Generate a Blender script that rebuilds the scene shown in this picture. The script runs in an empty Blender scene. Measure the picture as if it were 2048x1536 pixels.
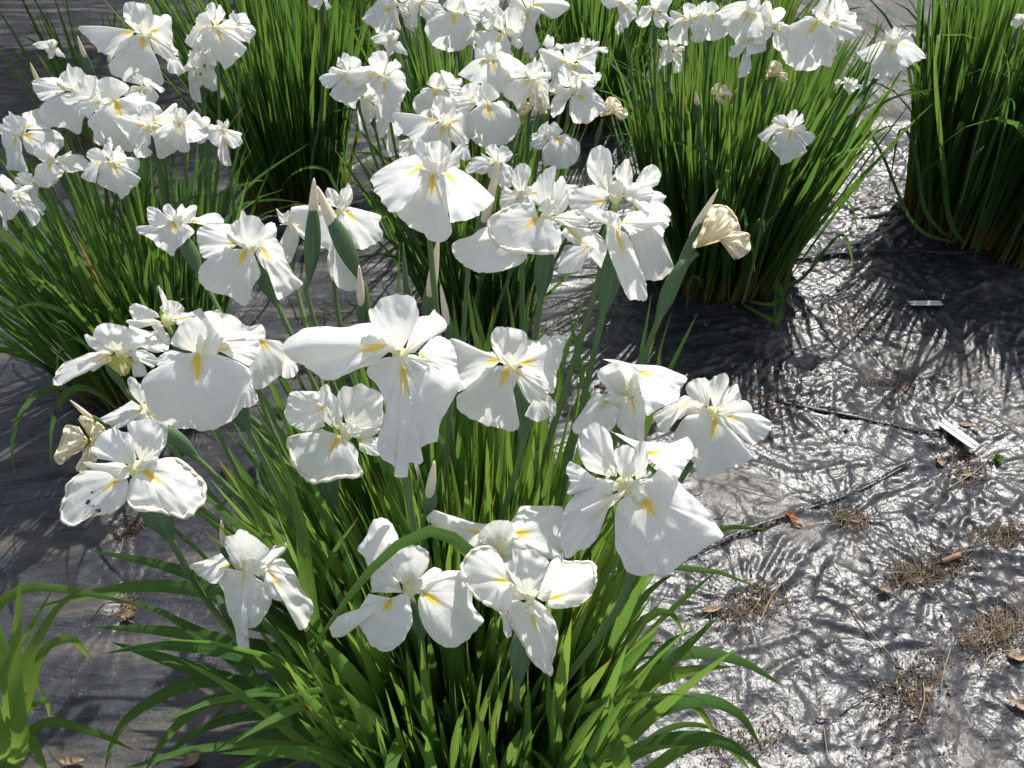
import bpy, math, random
import numpy as np
from mathutils import Vector, Matrix, noise as mnoise
R = math.radians
scene = bpy.context.scene
COL = scene.collection

# ------------------------------------------------------------------ camera
CAM_H, PITCH, FPX = 1.40, 40.0, 1539.0          # metres, degrees below horizontal, focal length in photo pixels
cam_d = bpy.data.cameras.new('camera'); cam = bpy.data.objects.new('camera', cam_d); COL.objects.link(cam)
cam.location = (0, 0, CAM_H); cam.rotation_euler = (R(90 - PITCH), 0, 0)
cam_d.sensor_width = 36; cam_d.lens = 36 * FPX / 2048; cam_d.clip_start = .02; cam_d.clip_end = 200
scene.camera = cam
scene.render.resolution_x, scene.render.resolution_y = 1024, 768

# ------------------------------------------------------------------ sky and sun
SUN_AZ, SUN_EL = 27.0, 52.0                     # clockwise from straight ahead, above horizon
w = bpy.data.worlds.new('World'); scene.world = w; w.use_nodes = True
nt = w.node_tree; bg = nt.nodes['Background']
sky = nt.nodes.new('ShaderNodeTexSky'); sky.sky_type = 'NISHITA'; sky.sun_disc = False
sky.sun_elevation = R(SUN_EL); sky.sun_rotation = R(SUN_AZ); sky.air_density = 1.0; sky.dust_density = 1.5
hs = nt.nodes.new('ShaderNodeHueSaturation'); hs.inputs['Saturation'].default_value = .45      # hazy bright sky
nt.links.new(sky.outputs[0], hs.inputs['Color']); nt.links.new(hs.outputs[0], bg.inputs[0]); bg.inputs[1].default_value = .15
sd = bpy.data.lights.new('sun', 'SUN'); sun = bpy.data.objects.new('sun', sd); COL.objects.link(sun)
sd.energy = 4.6; sd.angle = R(.5); sd.color = (1, .965, .90)
sv = Vector((math.sin(R(SUN_AZ)) * math.cos(R(SUN_EL)), math.cos(R(SUN_AZ)) * math.cos(R(SUN_EL)), math.sin(R(SUN_EL))))
sun.rotation_euler = sv.to_track_quat('Z', 'Y').to_euler(); sun.location = sv * 8
scene.view_settings.view_transform = 'Standard'; scene.view_settings.look = 'None'
scene.view_settings.exposure = .56; scene.view_settings.gamma = 1
scene.cycles.max_bounces = 10; scene.cycles.diffuse_bounces = 5; scene.cycles.transmission_bounces = 6
scene.cycles.sample_clamp_indirect = 6

# ------------------------------------------------------------------ helpers
C0 = Vector((0, 0, CAM_H)); _c, _s = math.cos(R(PITCH)), math.sin(R(PITCH))
def ray(x, y):
    dx, dy = x - 1024, 768 - y
    return Vector((dx, FPX * _c + dy * _s, -FPX * _s + dy * _c))
def at_t(x, y, t): return C0 + ray(x, y) * t
def at_h(x, y, h=0.0):
    r = ray(x, y); return C0 + r * ((h - CAM_H) / r.z)
def proj(p):
    d = Vector(p) - C0; f = d.y * _c - d.z * _s
    if f < .05: return None
    return 1024 + FPX * d.x / f, 768 - FPX * (d.y * _s + d.z * _c) / f, f
def tag(o, label=None, cat=None, group=None, kind=None):
    for k, v in (('label', label), ('category', cat), ('group', group), ('kind', kind)):
        if v: o[k] = v
    return o
def link(name, me, parent=None, loc=None):
    o = bpy.data.objects.new(name, me); COL.objects.link(o)
    if parent: o.parent = parent
    if loc is not None: o.location = loc
    return o
def mesh(name, vs, fs, mats, uv=None, midx=None, smooth=True, rnd=None):
    me = bpy.data.meshes.new(name); me.from_pydata([tuple(v) for v in vs], [], fs)
    for m in (mats if isinstance(mats, (list, tuple)) else [mats]): me.materials.append(m)
    if midx: me.polygons.foreach_set('material_index', midx)
    if uv is not None:
        l = me.uv_layers.new(name='UVMap')
        li = np.empty(len(me.loops), dtype=np.int32); me.loops.foreach_get('vertex_index', li)
        l.data.foreach_set('uv', np.asarray(uv, dtype=np.float32)[li].ravel())
    if rnd is not None:
        a = me.attributes.new('rnd', 'FLOAT', 'POINT'); a.data.foreach_set('value', np.asarray(rnd, dtype=np.float32))
    if smooth: me.polygons.foreach_set('use_smooth', [True] * len(me.polygons))
    me.update(); return me
def empty(name, loc):
    o = bpy.data.objects.new(name, None); o.empty_display_size = .05; o.location = loc; COL.objects.link(o); return o
def catmull(P, n):
    P = [np.array(p, dtype=float) for p in P]
    if len(P) == 2: return [P[0] + (P[1] - P[0]) * i / (n - 1) for i in range(n)]
    d = [0]
    for a, b in zip(P, P[1:]): d.append(d[-1] + max(1e-6, np.linalg.norm(b - a) ** .5))
    ext = [2 * P[0] - P[1]] + P + [2 * P[-1] - P[-2]]
    L = [0]
    for a, b in zip(P, P[1:]): L.append(L[-1] + np.linalg.norm(b - a))
    out = []
    for i in range(n):
        s = L[-1] * i / (n - 1); k = 0
        while k < len(P) - 2 and L[k + 1] < s: k += 1
        u = (s - L[k]) / max(1e-9, L[k + 1] - L[k])
        p0, p1, p2, p3 = ext[k], ext[k + 1], ext[k + 2], ext[k + 3]
        out.append(.5 * (2 * p1 + (p2 - p0) * u + (2 * p0 - 5 * p1 + 4 * p2 - p3) * u * u + (3 * p1 - p0 - 3 * p2 + p3) * u ** 3))
    return out

# ------------------------------------------------------------------ materials
def newmat(name):
    m = bpy.data.materials.new(name); m.use_nodes = True; n = m.node_tree
    for x in list(n.nodes): n.nodes.remove(x)
    out = n.nodes.new('ShaderNodeOutputMaterial'); return m, n, out
class NB:
    def __init__(s, n): s.n = n
    def add(s, t, **k):
        x = s.n.nodes.new('ShaderNode' + t)
        for a, b in k.items():
            if a.startswith('i_'): x.inputs[int(a[2:])].default_value = b
            else: setattr(x, a, b)
        return x
    def l(s, a, b): s.n.links.new(a, b)
    def math(s, op, a, b=None, c=None, clamp=False):
        x = s.add('Math', operation=op, use_clamp=clamp)
        for i, v in enumerate((a, b, c)):
            if v is None: continue
            if isinstance(v, (int, float)): x.inputs[i].default_value = v
            else: s.l(v, x.inputs[i])
        return x.outputs[0]
    def ramp(s, src, stops, interp='LINEAR'):
        x = s.add('ValToRGB'); x.color_ramp.interpolation = interp; e = x.color_ramp.elements
        while len(e) < len(stops): e.new(.5)
        for el, (p, c) in zip(e, stops):
            el.position = p; el.color = (c, c, c, 1) if isinstance(c, (int, float)) else (*c, 1)
        s.l(src, x.inputs[0]); return x.outputs[0]
    def mix(s, f, a, b, bt='MIX'):
        x = s.add('MixRGB', blend_type=bt)
        for i, v in enumerate((f, a, b)):
            if isinstance(v, (int, float)): x.inputs[i].default_value = v if i == 0 else (v, v, v, 1)
            elif isinstance(v, tuple): x.inputs[i].default_value = (*v, 1)
            else: s.l(v, x.inputs[i])
        return x.outputs[0]
    def maprange(s, v, a, b, c=0., d=1.):
        x = s.add('MapRange', interpolation_type='SMOOTHSTEP'); s.l(v, x.inputs[0])
        for i, q in enumerate((a, b, c, d)): x.inputs[i + 1].default_value = q
        return x.outputs[0]
    def noise(s, vec, scale, detail=2, rough=.5, dist=0):
        x = s.add('TexNoise'); x.inputs['Scale'].default_value = scale; x.inputs['Detail'].default_value = detail
        x.inputs['Roughness'].default_value = rough; x.inputs['Distortion'].default_value = dist
        if vec is not None: s.l(vec, x.inputs['Vector'])
        return x.outputs[0]
    def bump(s, h, strength, dist, normal=None):
        x = s.add('Bump'); x.inputs['Strength'].default_value = strength; x.inputs['Distance'].default_value = dist
        s.l(h, x.inputs['Height'])
        if normal is not None: s.l(normal, x.inputs['Normal'])
        return x.outputs[0]

def petal_mat(name, kind):
    m, n, out = newmat(name); b = NB(n)
    uv = b.add('UVMap'); sep = b.add('SeparateXYZ'); b.l(uv.outputs[0], sep.inputs[0]); U, V = sep.outputs[0], sep.outputs[1]
    obj = b.add('TexCoord').outputs['Object']
    cmb = b.add('CombineXYZ'); b.l(b.math('MULTIPLY', U, 46), cmb.inputs[0]); b.l(b.math('MULTIPLY', V, 2.2), cmb.inputs[1])
    vein = b.noise(cmb.outputs[0], 1.0, 3, .6)
    wrk = b.noise(obj, 55, 3, .55, .6)
    big = b.noise(obj, 16, 2, .5)
    base = {'fall': (.88, .88, .865), 'up': (.88, .88, .86), 'crest': (.88, .87, .82), 'wilt': (.86, .79, .58), 'roll': (.87, .82, .70), 'yell': (.62, .58, .16)}[kind]
    col = b.mix(b.maprange(big, .35, .75), base, tuple(x * .95 for x in base))
    col = b.mix(b.math('MULTIPLY', b.maprange(vein, .5, .8), .06), col, (.70, .71, .72))
    if kind == 'fall':      # yellow signal that feathers out along the veins
        c = b.math('ABSOLUTE', b.math('SUBTRACT', U, .5))
        reach = b.math('ADD', b.math('MULTIPLY', c, 1.6), b.math('MULTIPLY', b.math('SUBTRACT', vein, .5), -.55))
        d = b.math('ADD', V, reach)
        f = b.maprange(d, .43, .22)
        col = b.mix(b.math('MULTIPLY', b.maprange(V, .50, .06), .28), col, (.80, .78, .38))
        col = b.mix(f, col, (.92, .63, .010))
    elif kind in ('up', 'crest'):
        col = b.mix(b.math('MULTIPLY', b.maprange(V, .6, 0), .45), col, (.80, .77, .42))
        if kind == 'up':
            at = b.add('ObjectInfo'); r = b.maprange(at.outputs['Random'], .5, .95)
            edge = b.math('MULTIPLY', b.maprange(V, .93, 1.0), b.math('MULTIPLY', r, .4))
            col = b.mix(edge, col, (.55, .48, .70))
    elif kind == 'wilt':
        col = b.mix(b.maprange(b.noise(obj, 90, 3, .6), .5, .75), col, (.62, .40, .22))
        col = b.mix(b.maprange(V, .5, 0), col, (.72, .62, .26))
    h = b.math('ADD', b.math('MULTIPLY', vein, .34), b.math('MULTIPLY', wrk, .9))
    nrm = b.bump(h, .62 if kind != 'wilt' else .9, .0022)
    p = b.add('BsdfPrincipled'); b.l(col, p.inputs['Base Color']); b.l(nrm, p.inputs['Normal'])
    p.inputs['Roughness'].default_value = .55; p.inputs['Specular IOR Level'].default_value = .22
    t = b.add('BsdfTranslucent'); b.l(b.mix(.35, col, (.90, .89, .78)), t.inputs[0]); b.l(nrm, t.inputs['Normal'])
    mx = b.add('MixShader', i_0=.48 if kind not in ('roll', 'wilt') else .30)
    b.l(p.outputs[0], mx.inputs[1]); b.l(t.outputs[0], mx.inputs[2]); b.l(mx.outputs[0], out.inputs[0]); return m

def leaf_mat(name, col1, col2, trans, tf=.38, dry=0.0, rough=.42):
    m, n, out = newmat(name); b = NB(n)
    uv = b.add('UVMap'); sep = b.add('SeparateXYZ'); b.l(uv.outputs[0], sep.inputs[0]); U, V = sep.outputs[0], sep.outputs[1]
    rn = b.add('Attribute', attribute_name='rnd').outputs['Fac']
    obj = b.add('TexCoord').outputs['Object']
    cmb = b.add('CombineXYZ'); b.l(b.math('MULTIPLY', U, 16), cmb.inputs[0]); b.l(b.math('MULTIPLY', V, 1.5), cmb.inputs[1]); b.l(rn, cmb.inputs[2])
    st = b.noise(cmb.outputs[0], 1.4, 3, .6); bl = b.noise(obj, 22, 3, .6)
    col = b.mix(rn, col1, col2)
    col = b.mix(b.math('MULTIPLY', b.maprange(st, .45, .75), .45), col, tuple(min(1, x * 1.7) for x in col2))
    col = b.mix(b.math('MULTIPLY', b.maprange(bl, .5, .8), .3), col, (.10, .13, .02))
    tc = b.mix(rn, trans, (trans[0] * 1.5, trans[1] * 1.12, trans[2]))
    # straw-coloured sheath at the foot, dry tip on some leaves
    foot = b.math('MULTIPLY', b.maprange(V, .20, .02), .85)
    col = b.mix(foot, col, (.17, .12, .045)); tc = b.mix(foot, tc, (.17, .10, .03))
    tip = b.math('MULTIPLY', b.maprange(b.math('ADD', V, b.math('MULTIPLY', bl, .06)), .975, 1.02), b.maprange(rn, .80, .86))
    if dry: tip = b.math('MAXIMUM', tip, b.math('MULTIPLY', b.maprange(bl, .35, .6), dry))
    col = b.mix(tip, col, (.42, .20, .05)); tc = b.mix(tip, tc, (.5, .22, .04))
    h = b.math('ADD', st, b.math('MULTIPLY', bl, .3)); nrm = b.bump(h, .5, .0016)
    p = b.add('BsdfPrincipled'); b.l(col, p.inputs['Base Color']); b.l(nrm, p.inputs['Normal'])
    p.inputs['Roughness'].default_value = rough; p.inputs['Specular IOR Level'].default_value = .060; p.inputs['Coat Weight'].default_value = .04; p.inputs['Coat Roughness'].default_value = .13; b.l(nrm, p.inputs['Coat Normal'])
    t = b.add('BsdfTranslucent'); b.l(tc, t.inputs[0]); b.l(nrm, t.inputs['Normal'])
    mx = b.add('MixShader', i_0=tf); b.l(p.outputs[0], mx.inputs[1]); b.l(t.outputs[0], mx.inputs[2]); b.l(mx.outputs[0], out.inputs[0]); return m

def plain_mat(name, col, rough=.6, var=.25, scale=80, trans=None, spec=.3, bump=.4):
    m, n, out = newmat(name); b = NB(n); obj = b.add('TexCoord').outputs['Object']
    f = b.noise(obj, scale, 3, .6); c = b.mix(f, tuple(x * (1 - var) for x in col), tuple(min(1, x * (1 + var)) for x in col))
    p = b.add('BsdfPrincipled'); b.l(c, p.inputs['Base Color']); p.inputs['Roughness'].default_value = rough
    p.inputs['Specular IOR Level'].default_value = spec; b.l(b.bump(f, bump, .002), p.inputs['Normal'])
    if trans:
        t = b.add('BsdfTranslucent'); b.l(c, t.inputs[0]); mx = b.add('MixShader', i_0=trans)
        b.l(p.outputs[0], mx.inputs[1]); b.l(t.outputs[0], mx.inputs[2]); b.l(mx.outputs[0], out.inputs[0])
    else: b.l(p.outputs[0], out.inputs[0])
    return m

M = {k: petal_mat('petal_' + k, k) for k in ('fall', 'up', 'crest', 'wilt', 'roll', 'yell')}
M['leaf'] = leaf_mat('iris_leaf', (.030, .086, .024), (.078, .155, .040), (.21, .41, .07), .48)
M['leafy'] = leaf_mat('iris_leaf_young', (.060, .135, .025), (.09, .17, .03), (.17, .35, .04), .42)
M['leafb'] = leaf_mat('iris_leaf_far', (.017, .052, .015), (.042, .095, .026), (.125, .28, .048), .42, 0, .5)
M['dryleaf'] = leaf_mat('iris_leaf_dry', (.16, .13, .04), (.26, .19, .07), (.35, .26, .06), .4, .8)
M['spathe'] = leaf_mat('spathe', (.085, .15, .075), (.11, .18, .09), (.13, .24, .07), .18, 0, .5)
M['stalk'] = leaf_mat('stalk', (.10, .17, .07), (.13, .20, .075), (.15, .26, .06), .12, 0, .45)
M['style'] = plain_mat('style_column', (.80, .78, .48), .6, .1, 200, .35)
M['bud'] = plain_mat('bud_petal', (.80, .71, .54), .6, .12, 60, .25)
M['litter'] = plain_mat('litter', (.080, .054, .034), .9, .5, 120, None, .15)
M['straw'] = plain_mat('straw', (.26, .20, .12), .7, .3, 60)
M['twig'] = plain_mat('twig', (.12, .08, .055), .8, .4, 60)
M['deadleaf'] = plain_mat('dead_leaf', (.30, .215, .14), .75, .4, 50, .15)
M['redleaf'] = plain_mat('red_leaf', (.50, .14, .05), .65, .4, 60, .25)
M['weed'] = plain_mat('weed', (.09, .17, .03), .5, .3, 60, .3)
M['label'] = plain_mat('label_plastic', (.42, .43, .44), .7, .08, 30, None, .5, .1)
M['pen'] = plain_mat('label_dark', (.05, .05, .055), .6)
M['bee'] = plain_mat('bee', (.22, .09, .02), .5, .6, 400)
M['beed'] = plain_mat('bee_dark', (.03, .02, .015), .4)
M['spot'] = plain_mat('dark_spot', (.02, .018, .025), .6)
M['soil'] = plain_mat('soil', (.085, .06, .042), .95, .5, 60, None, .1, 1)

# ------------------------------------------------------------------ ground: black mulch film over soil
def ground_material():
    m, n, out = newmat('mulch_film'); b = NB(n)
    obj = b.add('TexCoord').outputs['Object']; sx = b.add('SeparateXYZ'); b.l(obj, sx.inputs[0])
    right = b.maprange(b.math('ADD', sx.outputs[0], b.math('MULTIPLY', b.noise(obj, 2.2, 2), .5)), .05, .75)
    # crumpled film: ridged, warped noise; stretched film: long streaks
    def ridged(vec, scale, det, dist):
        v = b.noise(vec, scale, det, .5, dist)
        return b.math('SUBTRACT', 1, b.math('MULTIPLY', b.math('ABSOLUTE', b.math('SUBTRACT', v, .5)), 5), clamp=True)
    r1 = b.noise(obj, 50, 2, .5, .2); r2 = ridged(obj, 42, 2, .3); r3 = b.noise(obj, 130, 2, .5, .8)
    cr = b.math('ADD', b.math('ADD', b.math('MULTIPLY', r1, .26), b.math('MULTIPLY', r2, .16)), b.math('MULTIPLY', r3, .05))
    mp = b.add('Mapping'); b.l(obj, mp.inputs[0]); mp.inputs['Rotation'].default_value = (0, 0, R(-12)); mp.inputs['Scale'].default_value = (4.5, 20, 1)
    s1 = ridged(mp.outputs[0], 1.0, 3, .5); s2 = b.noise(mp.outputs[0], 2.6, 3, .55, .8)
    st = b.math('ADD', b.math('ADD', b.math('MULTIPLY', s1, .3), b.math('MULTIPLY', s2, .45)), b.math('MULTIPLY', b.noise(obj, 60, 3, .6, 1.5), .30))
    mixh = b.add('Mix'); b.l(right, mixh.inputs[0]); b.l(st, mixh.inputs[2]); b.l(cr, mixh.inputs[3])
    h = mixh.outputs[0]
    nrm = b.bump(h, 1.0, .0050)
    # dust: thin grey veil everywhere, brown silt in drifts
    silt = b.maprange(b.math('ADD', b.noise(obj, 2.6, 5, .62, .4), b.math('MULTIPLY', b.noise(obj, 30, 3, .6), .12)), .60, .74)
    siltL = b.maprange(b.noise(mp.outputs[0], .55, 4, .6, .3), .46, .70)
    ms = b.add('Mix'); b.l(right, ms.inputs[0]); b.l(siltL, ms.inputs[2]); b.l(silt, ms.inputs[3]); silt = ms.outputs[0]
    veil = b.maprange(b.noise(obj, 9, 5, .7), .35, .75, .05, .42)
    speck = b.maprange(b.noise(obj, 260, 2, .5), .66, .72)
    col = b.mix(veil, (.010, .011, .014), (.072, .077, .092))
    col = b.mix(b.math('MULTIPLY', silt, .62), col, (.105, .092, .077))
    col = b.mix(b.math('MULTIPLY', speck, b.math('MULTIPLY', silt, .6)), col, (.07, .045, .03))
    p = b.add('BsdfPrincipled'); b.l(col, p.inputs['Base Color']); b.l(nrm, p.inputs['Normal'])
    rough = b.math('ADD', b.math('ADD', .34, b.math('MULTIPLY', silt, .18)), b.math('MULTIPLY', b.noise(obj, 14, 4, .7), .10))
    b.l(rough, p.inputs['Roughness']); p.inputs['Specular IOR Level'].default_value = .42
    b.l(p.outputs[0], out.inputs[0]); return m

_rs = np.random.RandomState(5); _perm = _rs.permutation(512).astype(np.int64); _g = _rs.uniform(0, 2 * np.pi, 512)
def perlin(x, y):
    xi = np.floor(x).astype(np.int64); yi = np.floor(y).astype(np.int64); xf = x - xi; yf = y - yi
    def gr(ix, iy, dx, dy):
        a = _g[(_perm[(ix % 512)] + iy) % 512]; return np.cos(a) * dx + np.sin(a) * dy
    u = xf ** 3 * (xf * (xf * 6 - 15) + 10); v = yf ** 3 * (yf * (yf * 6 - 15) + 10)
    a = gr(xi, yi, xf, yf); b = gr(xi + 1, yi, xf - 1, yf); c = gr(xi, yi + 1, xf, yf - 1); d = gr(xi + 1, yi + 1, xf - 1, yf - 1)
    return (a + (b - a) * u) * (1 - v) + (c + (d - c) * u) * v
def smooth01(x): x = np.clip(x, 0, 1); return x * x * (3 - 2 * x)

CLUMPS = {  # name: base centre, foot radius
    'fg': ((-.08, .645), .21), 'left': ((-1.04, 1.72), .19), 'backleft': ((-.86, 2.86), .20), 'centre': ((-.10, 2.05), .17),
    'centreback': ((-.22, 3.0), .17), 'right': ((.72, 2.30), .235), 'farright': ((1.84, 2.62), .34), 'corner': ((-.97, .60), .07),
    'backright': ((1.05, 3.75), .2), 'backmid': ((.38, 3.65), .2), 'farleft': ((-1.9, 3.5), .2), 'farmid': ((-.95, 4.3), .2)}
PITS = [(at_h(1800, 760), .20, .02), (at_h(1700, 655), .13, .015), (at_h(1905, 925), .13, .02), (at_h(1560, 800), .1, .01), (at_h(1700, 1035), .12, .012),
        (at_h(1490, 1215), .15, .012), (at_h(1860, 1145), .12, .012), (at_h(260, 1050), .08, .015), (at_h(255, 1205), .08, .015)] + \
       [(Vector((c[0], c[1], 0)), r * 1.6, .03) for c, r in CLUMPS.values()]
SEAMS = [([(1300, 1150), (1440, 1090), (1570, 1040), (1700, 990), (1830, 925)], .013), ([(1545, 800), (1620, 825), (1760, 850), (1880, 868)], .016),
         ([(1560, 535), (1720, 520), (1900, 512), (2100, 500)], .02), ([(1330, 1060), (1400, 1000), (1480, 960), (1540, 975)], .006),
         ([(-60, 1300), (200, 1262), (420, 1225)], .006), ([(-40, 1480), (180, 1440), (420, 1440), (620, 1400)], .007), ([(-50, 960), (80, 920), (130, 900)], .008),
         ([(1690, 1330), (1800, 1290), (1950, 1300), (2100, 1250)], .006), ([(1330, 880), (1440, 930), (1500, 935)], .006)]
def rdg0(n, k): return np.exp(-(n / k) ** 2)
def height(X, Y):
    wx = X + .05 * perlin(X * 3.1 + 7, Y * 3.1); wy = Y + .05 * perlin(X * 3.1, Y * 3.1 + 31)
    right = smooth01((X + .25 * perlin(X * 2, Y * 2) - .05) / .7)
    h = .014 * perlin(X * 1.7, Y * 1.7 + 3) + .006 * perlin(X * 5, Y * 5)
    w2x = X + .010 * perlin(X * 9 + 3, Y * 9) + .004 * perlin(X * 24, Y * 24 + 5); w2y = Y + .010 * perlin(X * 9, Y * 9 + 77) + .004 * perlin(X * 24 + 50, Y * 24)
    rdg = lambda n, k: np.exp(-(n / k) ** 2)
    cr = .024 * perlin(wx * 3, wy * 5) + .0065 * perlin(wx * 10, wy * 14) + .0012 * perlin(wx * 27, wy * 34)
    for k, (ang, fu, fv, am) in enumerate(((12, 3, 15, .0072), (48, 3.4, 18, .0060), (-38, 3, 16, .0064), (88, 4, 20, .0050), (20, 6, 30, .0034), (-60, 6, 32, .0034), (65, 6, 34, .0030), (-20, 7, 44, .0018), (35, 7, 46, .0018))):
        ca, sa = math.cos(R(ang)), math.sin(R(ang)); u_ = w2x * ca + w2y * sa + .03 * perlin(X * 5 + k, Y * 5); v_ = -w2x * sa + w2y * ca + .02 * perlin(X * 7 + k * 3, Y * 7)
        cr += am * rdg(perlin(u_ * fu + k * 11, v_ * fv), .11) * smooth01(perlin(X * 3.3 + k * 17, Y * 3.3) * 2.6 + .45)
    a = R(12); rx = X * math.cos(a) + Y * math.sin(a); ry = -X * math.sin(a) + Y * math.cos(a)
    st = .0050 * (1 - np.abs(perlin(rx * 1.6, ry * 11)) * 3) + .0022 * (1 - np.abs(perlin(rx * 5, ry * 34 + 9)) * 3)
    h += right * cr * .85 + (1 - right) * st
    for p, r, d in PITS:
        dx, dy = X - p.x, Y - p.y; rr = np.sqrt(dx * dx + dy * dy) + 1e-6; th = np.arctan2(dy, dx)
        e = np.exp(-(rr / r) ** 2)
        h += -d * np.exp(-(rr / (r * .5)) ** 2) + .011 * np.minimum(rr / .05, 1) * rdg0(perlin(th * 3.4 + p.x * 9, rr * 2 + p.y), .16) * np.exp(-rr / (r * 1.1))
    for pts, amp in SEAMS:
        P = [at_h(*q) for q in pts]
        best = np.full(X.shape, 9.); sgn = np.zeros(X.shape)
        for a_, b_ in zip(P, P[1:]):
            ex, ey = b_.x - a_.x, b_.y - a_.y; L2 = ex * ex + ey * ey
            t = np.clip(((X - a_.x) * ex + (Y - a_.y) * ey) / L2, 0, 1)
            dx, dy = X - a_.x - t * ex, Y - a_.y - t * ey; d = np.hypot(dx, dy); s = ex * (Y - a_.y) - ey * (X - a_.x)
            k = d < best; best[k] = d[k]; sgn[k] = s[k]
        h += np.where(sgn > 0, amp * .8 * np.exp(-best / .012), -amp * .2 * np.exp(-best / .004))
    return h
def gh(x, y): return float(height(np.array([[float(x)]]), np.array([[float(y)]]))[0, 0])

def axis(lo, hi, step, far):
    a = list(np.arange(lo, hi, step)); s = step; x = lo
    L = []
    while x > -far: s *= 1.12; x -= s; L.append(x)
    s = step; x = a[-1]; H = []
    while x < far: s *= 1.12; x += s; H.append(x)
    return np.array(L[::-1] + a + H)
xs = axis(-1.75, 2.35, .0062, 60); ys = axis(.0, 3.3, .0062, 60)
X, Y = np.meshgrid(xs, ys); fade = np.exp(-(np.maximum(0, np.hypot(X, Y - 2) - 6)) / 4)
Z = height(X, Y) * fade
nx, ny = len(xs), len(ys)
me = bpy.data.meshes.new('ground'); me.vertices.add(nx * ny)
me.vertices.foreach_set('co', np.stack([X, Y, Z], -1).astype(np.float32).ravel())
i = np.arange(nx * ny).reshape(ny, nx); q = np.stack([i[:-1, :-1], i[:-1, 1:], i[1:, 1:], i[1:, :-1]], -1).reshape(-1, 4)
me.loops.add(q.size); me.loops.foreach_set('vertex_index', q.astype(np.int32).ravel())
me.polygons.add(len(q)); me.polygons.foreach_set('loop_start', np.arange(0, q.size, 4, dtype=np.int32))
try: me.polygons.foreach_set('loop_total', np.full(len(q), 4, dtype=np.int32))
except Exception: pass
me.update(calc_edges=True); me.polygons.foreach_set('use_smooth', [True] * len(q)); me_film = ground_material(); me.materials.append(me_film)
tag(link('ground', me), 'wrinkled glossy black plastic mulch film spread over the flower bed', 'ground', None, 'structure')

# ------------------------------------------------------------------ flower traces: pixel outlines lifted onto real tilted planes
ZM = {'A': (80, 380, .3418), 'B': (700, 250, .4102), 'C': (80, 800, .3418), 'D': (560, 560, .29297), 'E': (1080, 680, .32552), 'F': (620, 980, .29297)}
# (kind, az, tilt, forward offset cm, flags, base + outline)
FL = {}
def fl(key, zoom, c, t, label, petals, via=None, sp=.085, spw=.012, clump='fg'):
    FL[key] = dict(zoom=zoom, c=c, t=t, label=label, petals=petals, via=via, sp=sp, spw=spw, clump=clump)
fl('A', 'B', (405, 245), .00072, 'topmost large white iris of the front clump, with broad square-cornered petals', [
 ('F', 290, 28, 0, '', (360, 200, 325, 140, 220, 175, 105, 255, 140, 345, 200, 425, 265, 400, 340, 300)),
 ('F', 180, 55, .4, 'b', (405, 235, 360, 215, 290, 225, 225, 270, 190, 360, 230, 440, 290, 492, 345, 520, 390, 565, 450, 567, 490, 545, 495, 490, 480, 440, 500, 370, 525, 330, 470, 260, 430, 225)),
 ('F', 75, 32, -.4, '', (455, 225, 505, 200, 590, 250, 690, 340, 702, 362, 660, 410, 600, 452, 540, 465, 490, 470, 495, 380, 470, 300)),
 ('S', 250, 75, -.6, '', (400, 235, 345, 210, 335, 150, 308, 110, 320, 62, 370, 85, 395, 130, 400, 190)),
 ('S', 180, 80, -.4, '', (430, 235, 385, 200, 368, 140, 380, 90, 430, 80, 462, 95, 490, 140, 480, 200)),
 ('S', 100, 75, -.2, '', (425, 240, 470, 190, 500, 130, 545, 92, 537, 160, 530, 210, 490, 245)),
 ('C', 180, 65, .8, '', (410, 245, 372, 215, 350, 180, 372, 150, 400, 180, 440, 182, 465, 150, 480, 190, 465, 240, 430, 240))], (395, 640), .05)
fl('B', 'B', (960, 455), .00070, 'white iris with a cream rolled rim on its scoop petal, left in the tight group', [
 ('F', 200, 38, 1.2, 'r', (915, 450, 900, 380, 820, 382, 740, 412, 690, 450, 670, 490, 690, 560, 740, 608, 820, 618, 900, 630, 1000, 627, 1020, 600, 1030, 525, 1000, 465)),
 ('F', 240, 50, -1.5, '', (800, 540, 690, 490, 640, 505, 590, 540, 530, 560, 497, 590, 510, 640, 560, 690, 620, 715, 700, 720, 780, 700, 850, 662, 870, 610)),
 ('F', 110, 45, 1.2, 'r', (1050, 500, 1100, 490, 1180, 510, 1240, 560, 1290, 620, 1350, 710, 1340, 745, 1300, 780, 1260, 740, 1210, 660, 1140, 605, 1060, 560, 1030, 525)),
 ('S', 230, 75, .3, '', (960, 440, 930, 380, 905, 330, 910, 270, 950, 220, 985, 200, 1005, 218, 995, 290, 985, 370)),
 ('S', 120, 75, .3, '', (990, 440, 985, 370, 1000, 290, 1040, 248, 1062, 330, 1058, 400, 1020, 440)),
 ('C', 180, 60, 1.4, '', (965, 445, 918, 415, 935, 375, 980, 360, 1012, 400, 1005, 435)),
 ('C', 120, 30, 1.2, '', (980, 450, 1040, 440, 1100, 410, 1140, 440, 1160, 480, 1090, 500, 1020, 480))], (935, 800), .10, .015)
fl('B2', 'B', (835, 345), .00078, 'half-hidden frilly white iris behind the scoop-petalled one and beside a cream bud', [
 ('S', 180, 75, 0, '', (840, 345, 795, 300, 785, 240, 812, 200, 850, 188, 882, 215, 872, 270, 855, 320)),
 ('F', 220, 40, 0, '', (830, 345, 760, 300, 738, 330, 735, 410, 790, 420, 880, 400, 880, 350)),
 ('F', 100, 30, 0, '', (860, 330, 900, 280, 960, 270, 1060, 290, 1110, 300, 1090, 380, 960, 400, 880, 380)),
 ('C', 180, 60, .5, '', (840, 350, 790, 330, 820, 300, 880, 300, 900, 340))], None)
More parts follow.
